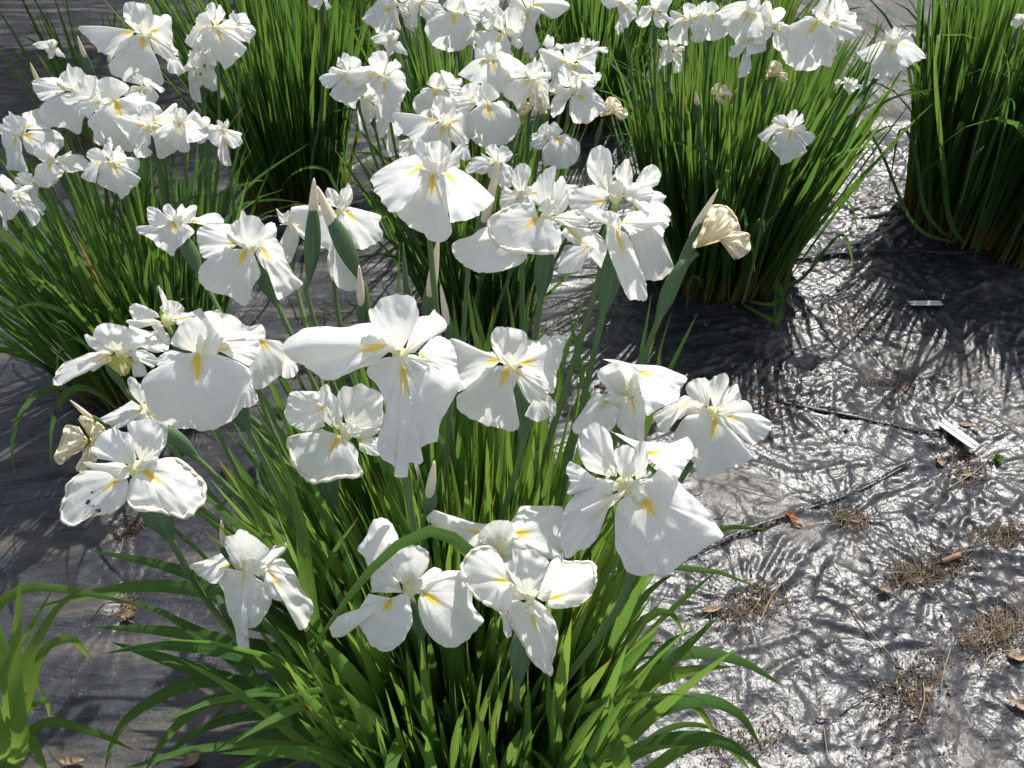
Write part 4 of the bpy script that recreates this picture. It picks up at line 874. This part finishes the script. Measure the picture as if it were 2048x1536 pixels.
FGL = [
 # arching over the plastic at lower right
 ([(1200, 1440, .18), (1290, 1345, .30), (1370, 1305, .32), (1480, 1322, .27), (1567, 1372, .19)], 0.0232, .7),
 ([(1190, 1490, .16), (1290, 1430, .24), (1400, 1400, .26), (1480, 1430, .20), (1524, 1500, .12)], 0.0244, .5),
 ([(1170, 1480, .18), (1260, 1400, .28), (1350, 1315, .36), (1442, 1228, .42)], 0.0244, .4),
 ([(1220, 1500, .14), (1310, 1405, .24), (1385, 1410, .22), (1425, 1460, .17), (1442, 1524, .12)], 0.0171, .9),
 ([(1232, 1560, .25), (1228, 1470, .38), (1220, 1388, .46)], 0.0293, .6),
 ([(1175, 1440, .20), (1240, 1320, .33), (1290, 1238, .40), (1340, 1225, .40), (1372, 1275, .33)], 0.0195, .8),
 ([(1260, 1560, .08), (1360, 1500, .16), (1440, 1485, .15), (1505, 1545, .06)], 0.0183, .8),
 ([(1160, 1450, .2), (1230, 1370, .32), (1300, 1290, .40), (1330, 1285, .40)], 0.0268, .9),
 ([(1150, 1500, .2), (1250, 1400, .3), (1330, 1290, .38), (1390, 1260, .4)], 0.0183, .3),
 ([(1110, 1500, .35), (1100, 1420, .45), (1098, 1345, .52)], 0.0207, .3),
 ([(1210, 1540, .1), (1300, 1490, .18), (1400, 1475, .2), (1480, 1500, .14), (1540, 1560, .05)], 0.0220, .2),
 ([(1230, 1530, .1), (1330, 1460, .15), (1400, 1450, .14), (1460, 1475, .1)], 0.0122, .8),
 ([(1180, 1400, .3), (1230, 1280, .42), (1300, 1180, .5), (1355, 1145, .52)], 0.0244, .2),
 ([(1230, 1200, .45), (1240, 1120, .52), (1222, 1000, .6)], 0.0207, .4),
 # leaf arching across the bottom centre bloom
 ([(1000, 1200, .50), (945, 1110, .62), (868, 1062, .685), (785, 1098, .685), (700, 1190, .655), (612, 1318, .60)], 0.0201, .5),
 # arching left over the plastic
 ([(640, 1340, .30), (500, 1222, .40), (380, 1176, .38), (230, 1178, .30), (52, 1222, .18)], 0.0232, .6),
 ([(620, 1290, .33), (450, 1180, .40), (330, 1132, .36), (178, 1100, .30)], 0.0220, .2),
 ([(600, 1370, .25), (480, 1292, .33), (330, 1262, .28), (185, 1254, .2)], 0.0220, .6),
 ([(650, 1440, .20), (500, 1378, .27), (350, 1325, .26), (222, 1284, .22)], 0.0268, .1),
 ([(600, 1400, .18), (420, 1360, .24), (290, 1410, .18), (232, 1470, .11), (208, 1545, .03)], 0.0220, .2),
 ([(620, 1420, .16), (440, 1398, .22), (345, 1460, .15), (285, 1550, .04)], 0.0195, .5),
 ([(640, 1450, .14), (520, 1430, .17), (400, 1460, .13), (300, 1540, .03)], 0.0171, .3),
 ([(600, 1320, .28), (420, 1270, .30), (300, 1215, .28), (200, 1195, .25)], 0.0146, .3),
 ([(640, 1480, .1), (540, 1470, .12), (440, 1520, .05)], 0.0195, .2),
 ([(700, 1500, .14), (600, 1420, .22), (480, 1395, .18), (410, 1460, .1)], 0.0183, .8),
 ([(760, 1480, .2), (640, 1360, .34), (560, 1270, .42), (480, 1255, .40)], 0.0281, .1),
 ([(780, 1540, .2), (720, 1440, .32), (640, 1360, .38), (630, 1340, .38)], 0.0293, .1),
 ([(1010, 1540, .25), (900, 1440, .36), (860, 1400, .4)], 0.0183, .1),
 # upright blades between the blooms
 ([(640, 1300, .40), (612, 1150, .54), (600, 1040, .61), (548, 872, .70)], 0.0268, .6),
 ([(720, 1240, .42), (690, 1100, .52), (610, 980, .60), (520, 900, .64)], 0.0171, .4),
 ([(560, 1180, .42), (520, 1100, .48), (420, 1000, .54), (335, 935, .58)], 0.0146, .8),
 ([(700, 1260, .42), (655, 1150, .50), (590, 1065, .55)], 0.0159, .9),
 ([(650, 1240, .4), (655, 1130, .5), (720, 1030, .58)], 0.0146, .95),
 ([(1290, 860, .50), (1330, 760, .58), (1397, 622, .66)], 0.0171, .6), ([(1260, 800, .52), (1290, 730, .57), (1311, 672, .62)], 0.0171, .9),
 ([(1255, 800, .52), (1285, 690, .6), (1304, 582, .66)], 0.0146, .3), ([(1170, 900, .5), (1165, 760, .6), (1134, 606, .69)], 0.0183, .2),
 ([(1020, 800, .55), (1028, 680, .63), (1012, 553, .71)], 0.0159, .6), ([(960, 780, .55), (945, 650, .64), (930, 530, .72)], 0.0159, .9),
 ([(965, 780, .55), (970, 700, .6), (1008, 582, .68)], 0.0146, .4), ([(1290, 800, .5), (1320, 700, .58), (1345, 616, .64)], 0.0122, .4),
 ([(1110, 840, .5), (1120, 720, .6), (1116, 640, .66)], 0.0134, .7), ([(700, 800, .5), (640, 680, .62), (580, 600, .68)], 0.0134, .6),
 ([(680, 780, .5), (650, 680, .58), (650, 600, .64)], 0.0122, .4), ([(760, 760, .55), (790, 660, .62), (800, 480, .76)], 0.0122, .2),
 ([(1250, 980, .48), (1330, 960, .48), (1420, 1045, .42), (1468, 1002, .45)], 0.0146, .95)]
clump_leaves('fg', 620, (.38, .66), (0, 12), (.013, .029), 'bright front clump of long green blades carrying the largest blooms', M['leaf'], .12, 11, FGL)
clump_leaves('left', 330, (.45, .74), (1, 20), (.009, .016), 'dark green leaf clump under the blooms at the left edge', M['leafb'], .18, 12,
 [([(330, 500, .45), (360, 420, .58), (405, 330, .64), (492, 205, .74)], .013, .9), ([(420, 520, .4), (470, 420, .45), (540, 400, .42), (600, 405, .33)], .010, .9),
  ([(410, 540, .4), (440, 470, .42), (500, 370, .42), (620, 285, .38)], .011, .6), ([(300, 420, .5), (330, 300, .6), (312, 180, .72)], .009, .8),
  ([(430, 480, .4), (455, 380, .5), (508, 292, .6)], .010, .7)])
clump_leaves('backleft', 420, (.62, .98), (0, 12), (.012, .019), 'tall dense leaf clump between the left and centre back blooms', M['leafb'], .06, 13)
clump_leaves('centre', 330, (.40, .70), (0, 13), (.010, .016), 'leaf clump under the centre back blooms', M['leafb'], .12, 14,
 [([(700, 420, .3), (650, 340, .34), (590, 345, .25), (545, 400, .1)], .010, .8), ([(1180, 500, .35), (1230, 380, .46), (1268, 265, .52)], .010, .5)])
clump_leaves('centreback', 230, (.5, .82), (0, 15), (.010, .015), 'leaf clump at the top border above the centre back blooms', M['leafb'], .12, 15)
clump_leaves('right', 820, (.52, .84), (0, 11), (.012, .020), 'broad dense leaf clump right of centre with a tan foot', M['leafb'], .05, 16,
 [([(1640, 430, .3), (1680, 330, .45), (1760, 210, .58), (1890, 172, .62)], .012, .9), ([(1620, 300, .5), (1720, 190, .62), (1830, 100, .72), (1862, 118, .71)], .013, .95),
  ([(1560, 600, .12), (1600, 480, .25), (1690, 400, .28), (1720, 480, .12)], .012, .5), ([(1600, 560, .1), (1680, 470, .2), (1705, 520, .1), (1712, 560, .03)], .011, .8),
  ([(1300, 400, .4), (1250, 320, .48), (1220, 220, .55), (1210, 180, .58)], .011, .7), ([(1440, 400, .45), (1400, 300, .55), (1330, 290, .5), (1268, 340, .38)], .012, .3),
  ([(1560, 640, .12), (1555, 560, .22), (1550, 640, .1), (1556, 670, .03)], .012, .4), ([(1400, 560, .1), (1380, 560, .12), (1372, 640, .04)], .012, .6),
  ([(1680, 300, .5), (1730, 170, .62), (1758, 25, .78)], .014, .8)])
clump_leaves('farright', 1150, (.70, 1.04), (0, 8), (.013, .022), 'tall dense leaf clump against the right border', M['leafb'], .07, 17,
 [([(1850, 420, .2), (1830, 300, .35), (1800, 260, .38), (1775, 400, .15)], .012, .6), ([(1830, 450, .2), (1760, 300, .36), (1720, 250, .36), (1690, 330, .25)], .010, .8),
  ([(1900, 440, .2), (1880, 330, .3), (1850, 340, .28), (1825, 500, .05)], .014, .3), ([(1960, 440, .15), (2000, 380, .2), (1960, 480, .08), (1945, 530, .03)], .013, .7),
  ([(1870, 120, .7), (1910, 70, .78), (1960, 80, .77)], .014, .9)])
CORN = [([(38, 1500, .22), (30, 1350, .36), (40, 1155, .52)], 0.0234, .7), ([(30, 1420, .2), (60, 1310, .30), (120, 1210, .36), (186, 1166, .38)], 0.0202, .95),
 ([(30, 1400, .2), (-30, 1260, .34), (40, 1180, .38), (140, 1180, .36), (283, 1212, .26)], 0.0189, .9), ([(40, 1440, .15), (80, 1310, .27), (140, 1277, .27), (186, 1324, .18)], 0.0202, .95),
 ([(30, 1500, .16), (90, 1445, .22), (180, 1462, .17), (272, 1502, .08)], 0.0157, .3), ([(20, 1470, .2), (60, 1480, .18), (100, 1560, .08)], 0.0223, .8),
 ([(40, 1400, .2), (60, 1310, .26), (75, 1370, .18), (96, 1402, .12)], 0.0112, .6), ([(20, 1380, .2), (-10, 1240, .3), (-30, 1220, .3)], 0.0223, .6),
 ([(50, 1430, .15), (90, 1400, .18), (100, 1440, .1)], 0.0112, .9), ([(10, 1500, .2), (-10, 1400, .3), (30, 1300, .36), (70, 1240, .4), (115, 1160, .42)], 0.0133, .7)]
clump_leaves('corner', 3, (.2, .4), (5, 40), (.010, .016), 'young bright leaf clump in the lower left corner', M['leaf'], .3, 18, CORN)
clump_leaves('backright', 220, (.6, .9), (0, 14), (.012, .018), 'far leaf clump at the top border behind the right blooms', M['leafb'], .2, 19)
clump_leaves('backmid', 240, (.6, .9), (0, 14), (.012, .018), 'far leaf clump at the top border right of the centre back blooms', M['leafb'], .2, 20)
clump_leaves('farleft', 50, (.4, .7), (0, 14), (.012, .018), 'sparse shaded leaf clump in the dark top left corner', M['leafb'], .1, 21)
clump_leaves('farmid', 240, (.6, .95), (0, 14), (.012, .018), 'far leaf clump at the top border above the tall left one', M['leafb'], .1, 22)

# ------------------------------------------------------------------ litter, straws, tags and small things on the film
def on_film(px, py, lift=0.0):
    p = at_h(px, py); p.z = gh(p.x, p.y) + lift; return p
def flake(vs, fs, p, r, rg, up=.5):
    a = rg.uniform(0, 6.28); n = Vector((rg.gauss(0, up), rg.gauss(0, up), 1)).normalized(); x = n.orthogonal().normalized(); x = Matrix.Rotation(a, 3, n) @ x; y = n.cross(x)
    b = len(vs); e = rg.uniform(.25, .7)
    for (u, v) in ((-1, 0), (-.3, e), (.5, e * .8), (1, .1), (.4, -e), (-.4, -e * .7)): vs.append(p + x * (u * r) + y * (v * r) + n * (.25 * r * (u * u)))
    fs.append((b, b + 1, b + 2, b + 3, b + 4, b + 5))
def add_straw(vs, fs, p, L, r, rg, ang=None, bend=.2):
    a = rg.uniform(0, 6.28) if ang is None else ang; d = Vector((math.cos(a), math.sin(a), rg.uniform(-.04, .07))); s = Vector((-d.y, d.x, 0)); b = len(vs); n = 7
    bd = rg.uniform(-bend, bend)
    for i in range(n):
        u = i / (n - 1) - .5; c = p + d * (L * u) + s * (bd * L * (u * u * 4 - .5)); rr = r * (1 - .5 * i / n)
        for k in range(4): vs.append(c + s * (rr * math.cos(k * 1.5708)) + Vector((0, 0, rr * math.sin(k * 1.5708))))
    for i in range(n - 1):
        for k in range(4): fs.append((b + i * 4 + k, b + i * 4 + (k + 1) % 4, b + i * 4 + 4 + (k + 1) % 4, b + i * 4 + 4 + k))
PILES = [  # px, py, half-length px, half-width px, image angle, flakes, straws, label
 (1710, 650, 60, 26, 15, 500, 60, 'dark brown litter heap in the torn film beside the right clump'), (1800, 762, 62, 16, -5, 380, 70, 'reddish straw litter at the gathered pleats in the film'),
 (1500, 1212, 75, 36, -25, 800, 20, 'triangular patch of fine brown litter right of the front clump'), (1848, 1150, 88, 26, -14, 900, 160, 'long band of brown litter and clippings with a rolled brown bark piece'),
 (2010, 1078, 60, 20, -5, 420, 120, 'brown clippings at the right border, upper heap'), (1995, 1262, 70, 42, -20, 600, 240, 'heap of pale straw at the right border, lower heap'),
 (1815, 1400, 55, 85, 20, 900, 25, 'scattered dark brown litter patch near the bottom right'), (1700, 1038, 42, 24, 10, 330, 90, 'small litter ring with a green weed below the film seam'),
 (1930, 925, 55, 40, 60, 380, 70, 'litter in the hole around the white plant tag'), (262, 1052, 26, 20, 0, 220, 25, 'small litter plug in the film under the spotted iris'),
 (255, 1212, 20, 32, 0, 220, 20, 'brown litter plug with a curled tan leaf at the lower left'), (660, 632, 70, 14, -6, 260, 10, 'tan leaf litter strip behind the front clump stems'),
 (1535, 800, 30, 26, 0, 200, 30, 'litter pinch beside the rightmost open iris'), (1430, 1560, 60, 40, 0, 150, 10, 'crumbs of litter at the bottom border'),
 (1500, 1480, 90, 30, -10, 260, 8, 'thin crumbs scattered on silt near the bottom right'), (520, 1400, 20, 14, 0, 60, 8, 'few crumbs under the arching left leaves')]
for k, (px, py, hl, hw, an, nf, ns, label) in enumerate(PILES):
    rg = random.Random(50 + k); org = on_film(px, py); vs, fs, mi = [], [], []; ca, sa = math.cos(R(an)), math.sin(R(an))
    def pick():
        a = rg.uniform(0, 6.28); q = rg.random() ** .62 * (1 + .45 * mnoise.noise(Vector((a * 1.3, k * 3.3, 0)))) * (1.0 if rg.random() < .68 else rg.uniform(1.2, 2.4)); u, v = q * math.cos(a) * hl, q * math.sin(a) * hw
        g = at_h(px + u * ca - v * sa, py + u * sa + v * ca); z = gh_c(g.x, g.y) + max(0, .007 * (1 - q)) * rg.random() + .002
        return Vector((g.x, g.y, z)) - org
    for _ in range(nf): flake(vs, fs, pick(), rg.uniform(.0010, .0042), rg, .45); mi.append(0 if rg.random() < .93 else 1)
    for _ in range(ns):
        f0 = len(fs); add_straw(vs, fs, pick() + Vector((0, 0, .002)), rg.uniform(.015, .06), rg.uniform(.0004, .0009), rg); mi += [1 if rg.random() < .55 else 2] * (len(fs) - f0)
    tag(link('litter_heap', mesh('litter_heap', vs, fs, [M['litter'], M['straw'], M['twig']], None, mi, False), None, org), label, 'litter', 'litter lying on the film', 'stuff')
# soil and old leaf bases at the foot of each clump
for k, (nm, ((cx, cy), r)) in enumerate(CLUMPS.items()):
    rg = random.Random(80 + k); org = Vector((cx, cy, gh(cx, cy))); vs, fs = [], []
    for _ in range(int(500 * min(1.3, r / .17))):
        a = rg.uniform(0, 6.28); q = abs(rg.gauss(0, .6)) * r * 1.15; x, y = cx + math.cos(a) * q, cy + math.sin(a) * q
        flake(vs, fs, Vector((x, y, gh_c(x, y) + .004 + .012 * rg.random())) - org, rg.uniform(.003, .009), rg, .8)
    where = {'fg': 'front clump', 'left': 'left clump', 'backleft': 'tall back left clump', 'centre': 'centre back clump', 'centreback': 'top border centre clump', 'right': 'broad right clump', 'farright': 'right border clump', 'corner': 'young corner clump', 'backright': 'far top right clump', 'backmid': 'far top middle clump', 'farleft': 'far top left clump', 'farmid': 'far top clump behind the tall leaves'}[nm]
    tag(link('leaf_litter', mesh('leaf_litter', vs, fs, M['litter'], None, None, False), None, org), 'dark crumbly litter round the foot of the ' + where, 'litter', 'litter round the clump feet', 'stuff')

for k, (a, b_, c_, r, m, label) in enumerate([
 ((1695, 1220), (1735, 1275), (1790, 1330), .0012, 'straw', 'long thin pale straw lying below the litter band'), ((1520, 1245), (1538, 1205), (1558, 1178), .0012, 'straw', 'short straight straw on the triangular litter patch'),
 ((1898, 1302), (1885, 1345), (1880, 1382), .0011, 'straw', 'upright pale straw near the lower right straw heap'), ((1846, 1365), (1845, 1405), (1834, 1445), .0011, 'straw', 'pale straw on the dark litter patch at bottom right'),
 ((1680, 1430), (1740, 1392), (1800, 1400), .0013, 'twig', 'dark curved twig left of the bottom right litter patch'), ((1645, 1462), (1650, 1500), (1655, 1530), .0010, 'straw', 'thin straw near the bottom border'),
 ((1560, 1175), (1572, 1200), (1576, 1225), .0012, 'twig', 'small dark twig right of the triangular patch'), ((1990, 900), (1960, 935), (1890, 985), .0013, 'straw', 'straw lying beside the white plant tag'),
 ((1630, 1440), (1642, 1443), (1652, 1441), .0022, 'twig', 'short thick dark twig on the silt'), ((1450, 975), (1500, 985), (1560, 1000), .0009, 'twig', 'fine dark twig by the seam end'),
 ((190, 1235), (215, 1205), (262, 1190), .0012, 'twig', 'dark twig by the lower left litter plug'), ((1962, 1350), (1985, 1310), (2048, 1305), .0011, 'straw', 'straw trailing from the lower right straw heap'),
 ((1850, 1072), (1862, 1100), (1880, 1118), .0010, 'twig', 'reddish twig above the litter band')]):
    P = catmull([on_film(*a, r * 1.5 + .003), on_film(*b_, r * 1.5 + .005), on_film(*c_, r * 1.5 + .003)], 12); o0 = Vector(P[0])
    tag(link('dry_straw' if m == 'straw' else 'twig', tube([Vector(p) - o0 for p in P], [r] * 12, M[m], 'straw', 5), None, o0), label, 'straw' if m == 'straw' else 'twig')
rs = random.Random(4); vs, fs, mi = [], [], []; org = on_film(1700, 1250)
for k in range(90):
    px, py = rs.uniform(1330, 2040), rs.uniform(820, 1530); p = on_film(px, py, .004); f0 = len(fs)
    add_straw(vs, fs, p - org, rs.uniform(.010, .045), rs.uniform(.0004, .0008), rs); mi += [0 if rs.random() < .5 else 1] * (len(fs) - f0)
for k in range(1500):
    px, py = rs.uniform(1330, 2040), 820 + 720 * rs.random() ** .6; p = on_film(px, py, .002); f0 = len(fs)
    flake(vs, fs, p - org, rs.uniform(.0007, .0022), rs, .4); mi += [1] * (len(fs) - f0)
tag(link('loose_straw', mesh('loose_straw', vs, fs, [M['straw'], M['twig']], None, mi, False), None, org), 'tiny loose straw bits and crumbs strewn over the film at the right', 'litter', None, 'stuff')

def dead_leaf(px, py, L, W, ang, mat, label, curl=.5, name='dead_leaf', seed=0, lift=.006):
    p = on_film(px, py, lift); vs, fs = [], []; nu, nv = 11, 7; rg = random.Random(seed)
    for i in range(nu):
        u = i / (nu - 1) * 2 - 1; wv = W * (1 - u * u) ** .85 * (.8 + .5 * mnoise.noise(Vector((u * 4, seed * 2.2, 0)))) + .0004
        for j in range(nv):
            v = j / (nv - 1) * 2 - 1; n_ = mnoise.noise(Vector((u * 2.3, v * 2, seed * 3.1)))
            vs.append(Vector((u * L, v * wv * (1 + .3 * n_), curl * wv * (v * v) + curl * .25 * L * u * u + n_ * .006)))
    for i in range(nu - 1):
        for j in range(nv - 1): a = i * nv + j; fs.append((a, a + 1, a + nv + 1, a + nv))
    o = tag(link(name, mesh(name, vs, fs, M[mat]), None, p), label, 'dead leaf'); o.rotation_euler = (rg.uniform(-.2, .2), rg.uniform(-.2, .2), R(ang)); return o
dead_leaf(1578, 1042, .018, .008, -30, 'redleaf', 'orange-red curled leaf on the film seam', .9, seed=1)
dead_leaf(1592, 1056, .014, .005, -20, 'redleaf', 'small orange-red leaf scrap right below the orange-red leaf', .9, seed=2)
dead_leaf(1885, 915, .018, .013, 80, 'deadleaf', 'beige dead leaf left of the white plant tag', .8, seed=3)
dead_leaf(1930, 850, .016, .010, 10, 'deadleaf', 'tan dead leaf just right of the white plant tag top', .8, seed=4)
dead_leaf(1950, 862, .014, .009, 60, 'deadleaf', 'second tan dead leaf right of the white plant tag', .8, seed=5)
dead_leaf(1935, 945, .014, .011, 30, 'deadleaf', 'pale dead leaf below the white plant tag', .6, seed=6)
dead_leaf(1422, 1228, .020, .008, 10, 'deadleaf', 'flat beige leaf at the left tip of the triangular litter patch', .3, seed=7)
dead_leaf(2030, 1318, .020, .012, 0, 'deadleaf', 'brown dead leaf at the right border below the straw heap', .5, seed=8)
dead_leaf(2038, 1412, .024, .010, -30, 'deadleaf', 'curled brown leaf at the right border near the bottom', .7, seed=9)
dead_leaf(1762, 1195, .014, .008, -20, 'deadleaf', 'beige leaf at the left end of the litter band', .5, seed=10)
dead_leaf(1830, 1170, .014, .008, 10, 'deadleaf', 'pale leaf resting on the litter band', .5, seed=11)
dead_leaf(1708, 1040, .014, .009, -20, 'deadleaf', 'grey-tan leaf inside the small litter ring', .4, seed=12)
dead_leaf(258, 1235, .014, .010, 20, 'deadleaf', 'curled tan leaf in the lower left litter plug', 1.1, seed=13)
dead_leaf(150, 1533, .022, .010, 5, 'deadleaf', 'tan curled leaf at the bottom border, lower left', 1.1, seed=14)
dead_leaf(390, 1525, .016, .012, 40, 'deadleaf', 'crumpled tan leaf at the bottom border under the left leaves', 1.0, seed=15)
dead_leaf(1855, 1380, .010, .006, 40, 'deadleaf', 'tiny brown leaf on the bottom right litter patch', .5, seed=16)
dead_leaf(1690, 865, .008, .006, 40, 'deadleaf', 'tiny beige leaf on the film by the fold', .5, seed=17)
p = on_film(1882, 1128, .009); q = on_film(1912, 1122, .009)
tag(link('bark_roll', tube([Vector((0, 0, 0)), (q - p) * .3, (q - p) * .6, q - p], [.0052, .0055, .0055, .005], plain_mat('bark', (.26, .14, .09), .8, .3, 60), 'bark_roll', 12), None, p), 'rolled brown bark piece lying on the litter band', 'bark')

def weed(px, py, n, s, label, seed):
    p = on_film(px, py, .002); rg = random.Random(seed); root = empty('weed', p); tag(root, label, 'weed')
    for k in range(n):
        a = rg.uniform(0, 6.28); e = rg.uniform(.2, 1.1); d = Vector((math.cos(a) * math.cos(e), math.sin(a) * math.cos(e), math.sin(e))); L = rg.uniform(.5, 1) * s
        link('weed_leaf', leaf_mesh([Vector((0, 0, 0)), d * L * .5 + Vector((0, 0, .003)), d * L], L * .42, Vector((0, 0, 0)), M['weed'], rg.random(), 'weed_leaf', 7), root)
weed(1990, 925, 22, .026, 'small green weed right of the white plant tag', 1); weed(1682, 1040, 12, .018, 'tiny green weed in the small litter ring', 2)
weed(500, 1500, 9, .02, 'tiny weed under the left leaves at the bottom border', 3)

def plant_tag(px, py, L, W, ang, tx, label, lift):
    p = on_film(px, py, lift); root = empty('plant_tag', p); tag(root, label, 'plant tag'); root.rotation_euler = (R(tx), 0, R(ang))
    for s in (-1, 1):
        ring = []; w_ = W * .46
        for k in range(16):
            a = 2 * math.pi * k / 16; cx_, cy_ = math.cos(a), math.sin(a); ring.append((math.copysign(abs(cx_) ** .4, cx_) * L * .5 if abs(cx_) > 1e-6 else 0, s * W * .26 + math.copysign(abs(cy_) ** .45, cy_) * w_ * .5 if abs(cy_) > 1e-6 else s * W * .26))
        vs = [Vector((x, y, -.0008)) for x, y in ring] + [Vector((x, y, .0008)) for x, y in ring]
        fs = [tuple(range(16, 32)), tuple(range(15, -1, -1))] + [(k, (k + 1) % 16, 16 + (k + 1) % 16, 16 + k) for k in range(16)]
        link('tag_blade', mesh('tag_blade', vs, fs, M['label'], None, None, False), root)
    vs = [Vector((x, y, z)) for z in (-.0005, .0004) for x, y in ((-L * .46, -W * .035), (L * .46, -W * .035), (L * .46, W * .035), (-L * .46, W * .035))]
    link('tag_slot', mesh('tag_slot', vs, [(0, 3, 2, 1), (4, 5, 6, 7), (0, 1, 5, 4), (1, 2, 6, 5), (2, 3, 7, 6), (3, 0, 4, 7)], M['pen'], None, None, False), root)
plant_tag(1912, 874, .112, .034, -62, 0, 'white plastic plant tag leaning in sunlight beside dead leaves', .014)
plant_tag(1846, 619, .105, .026, 1, 0, 'grey-blue plastic plant tag lying in shade on the black film', .010)

# honeybee at the side of the round-cupped iris
bc = at_t(1197, 774, .00066) - ray(1197, 774).normalized() * .012; root = empty('honeybee', bc); tag(root, 'brown honeybee clinging to the left side of the round-cupped iris', 'bee')
def blob(name, c, rx, ry, rz, mat):
    vs, fs = [], []; nu, nv = 12, 8
    for j in range(nv + 1):
        th = math.pi * j / nv
        for i in range(nu): a = 2 * math.pi * i / nu; vs.append(Vector((c[0] + rx * math.cos(th), c[1] + ry * math.sin(th) * math.cos(a), c[2] + rz * math.sin(th) * math.sin(a))))
    for j in range(nv):
        for i in range(nu): fs.append((j * nu + i, j * nu + (i + 1) % nu, (j + 1) * nu + (i + 1) % nu, (j + 1) * nu + i))
    link(name, mesh(name, vs, fs, mat), root)
blob('abdomen', (-.0055, 0, 0), .0058, .0028, .0028, M['bee']); blob('thorax', (.0015, 0, .0004), .0027, .0024, .0024, M['beed']); blob('head', (.0048, 0, 0), .0016, .0018, .0017, M['beed'])
for s in (-1, 1):
    link('wing', mesh('wing', [Vector((.001, s * .001, .0024)), Vector((-.003, s * .0045, .0034)), Vector((-.0085, s * .0042, .003)), Vector((-.007, s * .0012, .0028))], [(0, 1, 2, 3)], plain_mat('bee_wing', (.35, .28, .2), .3, .1, 50, .5)), root)
root.rotation_euler = (.3, .2, R(150))
for o in bpy.data.objects:
    if o.type == 'MESH' and o.name.split('.')[0] in ('wing',): pass

# folds of the film standing up along its seams
for pts, wd in ((SEAMS[0][0], .0036), (SEAMS[1][0], .008), (SEAMS[2][0], .007)):
    P = [on_film(q[0], q[1], .003) for q in pts]; P = catmull(P, 22); o0 = Vector(P[0]); rr = [wd * (.2 + .8 * math.sin(math.pi * i / 21)) * (1 + .5 * mnoise.noise(Vector((i * .4, wd * 999, 0)))) for i in range(22)]
    P = [Vector((p[0] + .004 * mnoise.noise(Vector((p[0] * 20, p[1] * 20, 3))), p[1], gh(p[0], p[1]) + .006)) for p in P]; P = [(P[max(0, i - 1)] + P[i] + P[min(21, i + 1)]) / 3 for i in range(22)]
    tag(link('film_fold', tube([p - o0 for p in P], rr, me_film, 'film_fold', 10, .4, Vector((1, .3, 0)).cross(Vector((0, 0, 1)))), None, o0), 'raised dark fold of the black film', None, None, 'structure')
# unseen belt of shrubs, added beyond the bed to darken what the film mirrors
hv, hf = [], []; nxh, nzh = 90, 16
for j in range(nzh + 1):
    for i in range(nxh + 1):
        x = -14 + 28 * i / nxh; z = 4.6 * j / nzh * (1 + .18 * mnoise.noise(Vector((x * .6, 0, 5)))); y = 9.5 + .8 * mnoise.noise(Vector((x * .9, z * .9, 0))) + .4 * mnoise.noise(Vector((x * 3, z * 3, 2))) + 1.2 * (j / nzh) ** 2
        hv.append(Vector((x, y, z)))
for j in range(nzh):
    for i in range(nxh): a = j * (nxh + 1) + i; hf.append((a, a + 1, a + nxh + 2, a + nxh + 1))
hn = len(hv)
for v_ in list(hv): hv.append(v_ + Vector((0, 1.5, -.02)))
hf += [tuple(q_ + hn for q_ in reversed(f_)) for f_ in list(hf)]
rg = random.Random(8)
for k in range(9000):
    c = hv[rg.randrange(hn)] + Vector((rg.gauss(0, .2), rg.gauss(-.1, .12), rg.gauss(0, .2))); flake(hv, hf, c, rg.uniform(.06, .13), rg, 1.5)
tag(link('added_hedge', mesh('added_hedge', hv, hf, plain_mat('added_hedge_leaf', (.022, .045, .014), .7, .5, 6), None, None, False)), 'added unseen belt of dark green shrubs, darkening the reflections in the film', 'added_hedge')
# unseen leafy shade caster, added beyond the bed to darken the top left corner
tr = empty('added_shade_tree', (-1.5, 6.45, 0)); tag(tr, 'added unseen leafy shade caster beyond the bed, darkening the far left corner', 'added_shade_tree'); rg = random.Random(3)
link('trunk', tube([Vector((0, 0, -.1)), Vector((.02, 0, 1.2)), Vector((-.05, -.1, 2.4)), Vector((0, -.4, 4.0))], [.07, .055, .045, .02], M['twig'], 'trunk', 10), tr)
for k in range(7):
    a = k * .9; link('limb', tube([Vector((-.03, -.1, 2.3 + k * .15)), Vector((math.cos(a) * .4, math.sin(a) * .4 - .3, 3.2 + k * .15)), Vector((math.cos(a) * .9, math.sin(a) * .9 - .4, 3.6 + k * .12))], [.03, .02, .006], M['twig'], 'limb', 7), tr)
vs, fs, rd = [], [], []; clus = [Vector((rg.gauss(0, .75), rg.gauss(-.45, .75), 4.0 + rg.gauss(0, .4))) for _ in range(60)]
for k in range(34000):
    c = clus[k % 60] + Vector((rg.gauss(0, .2), rg.gauss(0, .2), rg.gauss(0, .12))); flake(vs, fs, c, rg.uniform(.025, .05), rg, 1.5)
link('crown', mesh('crown', vs, fs, M['weed'], None, None, False), tr)
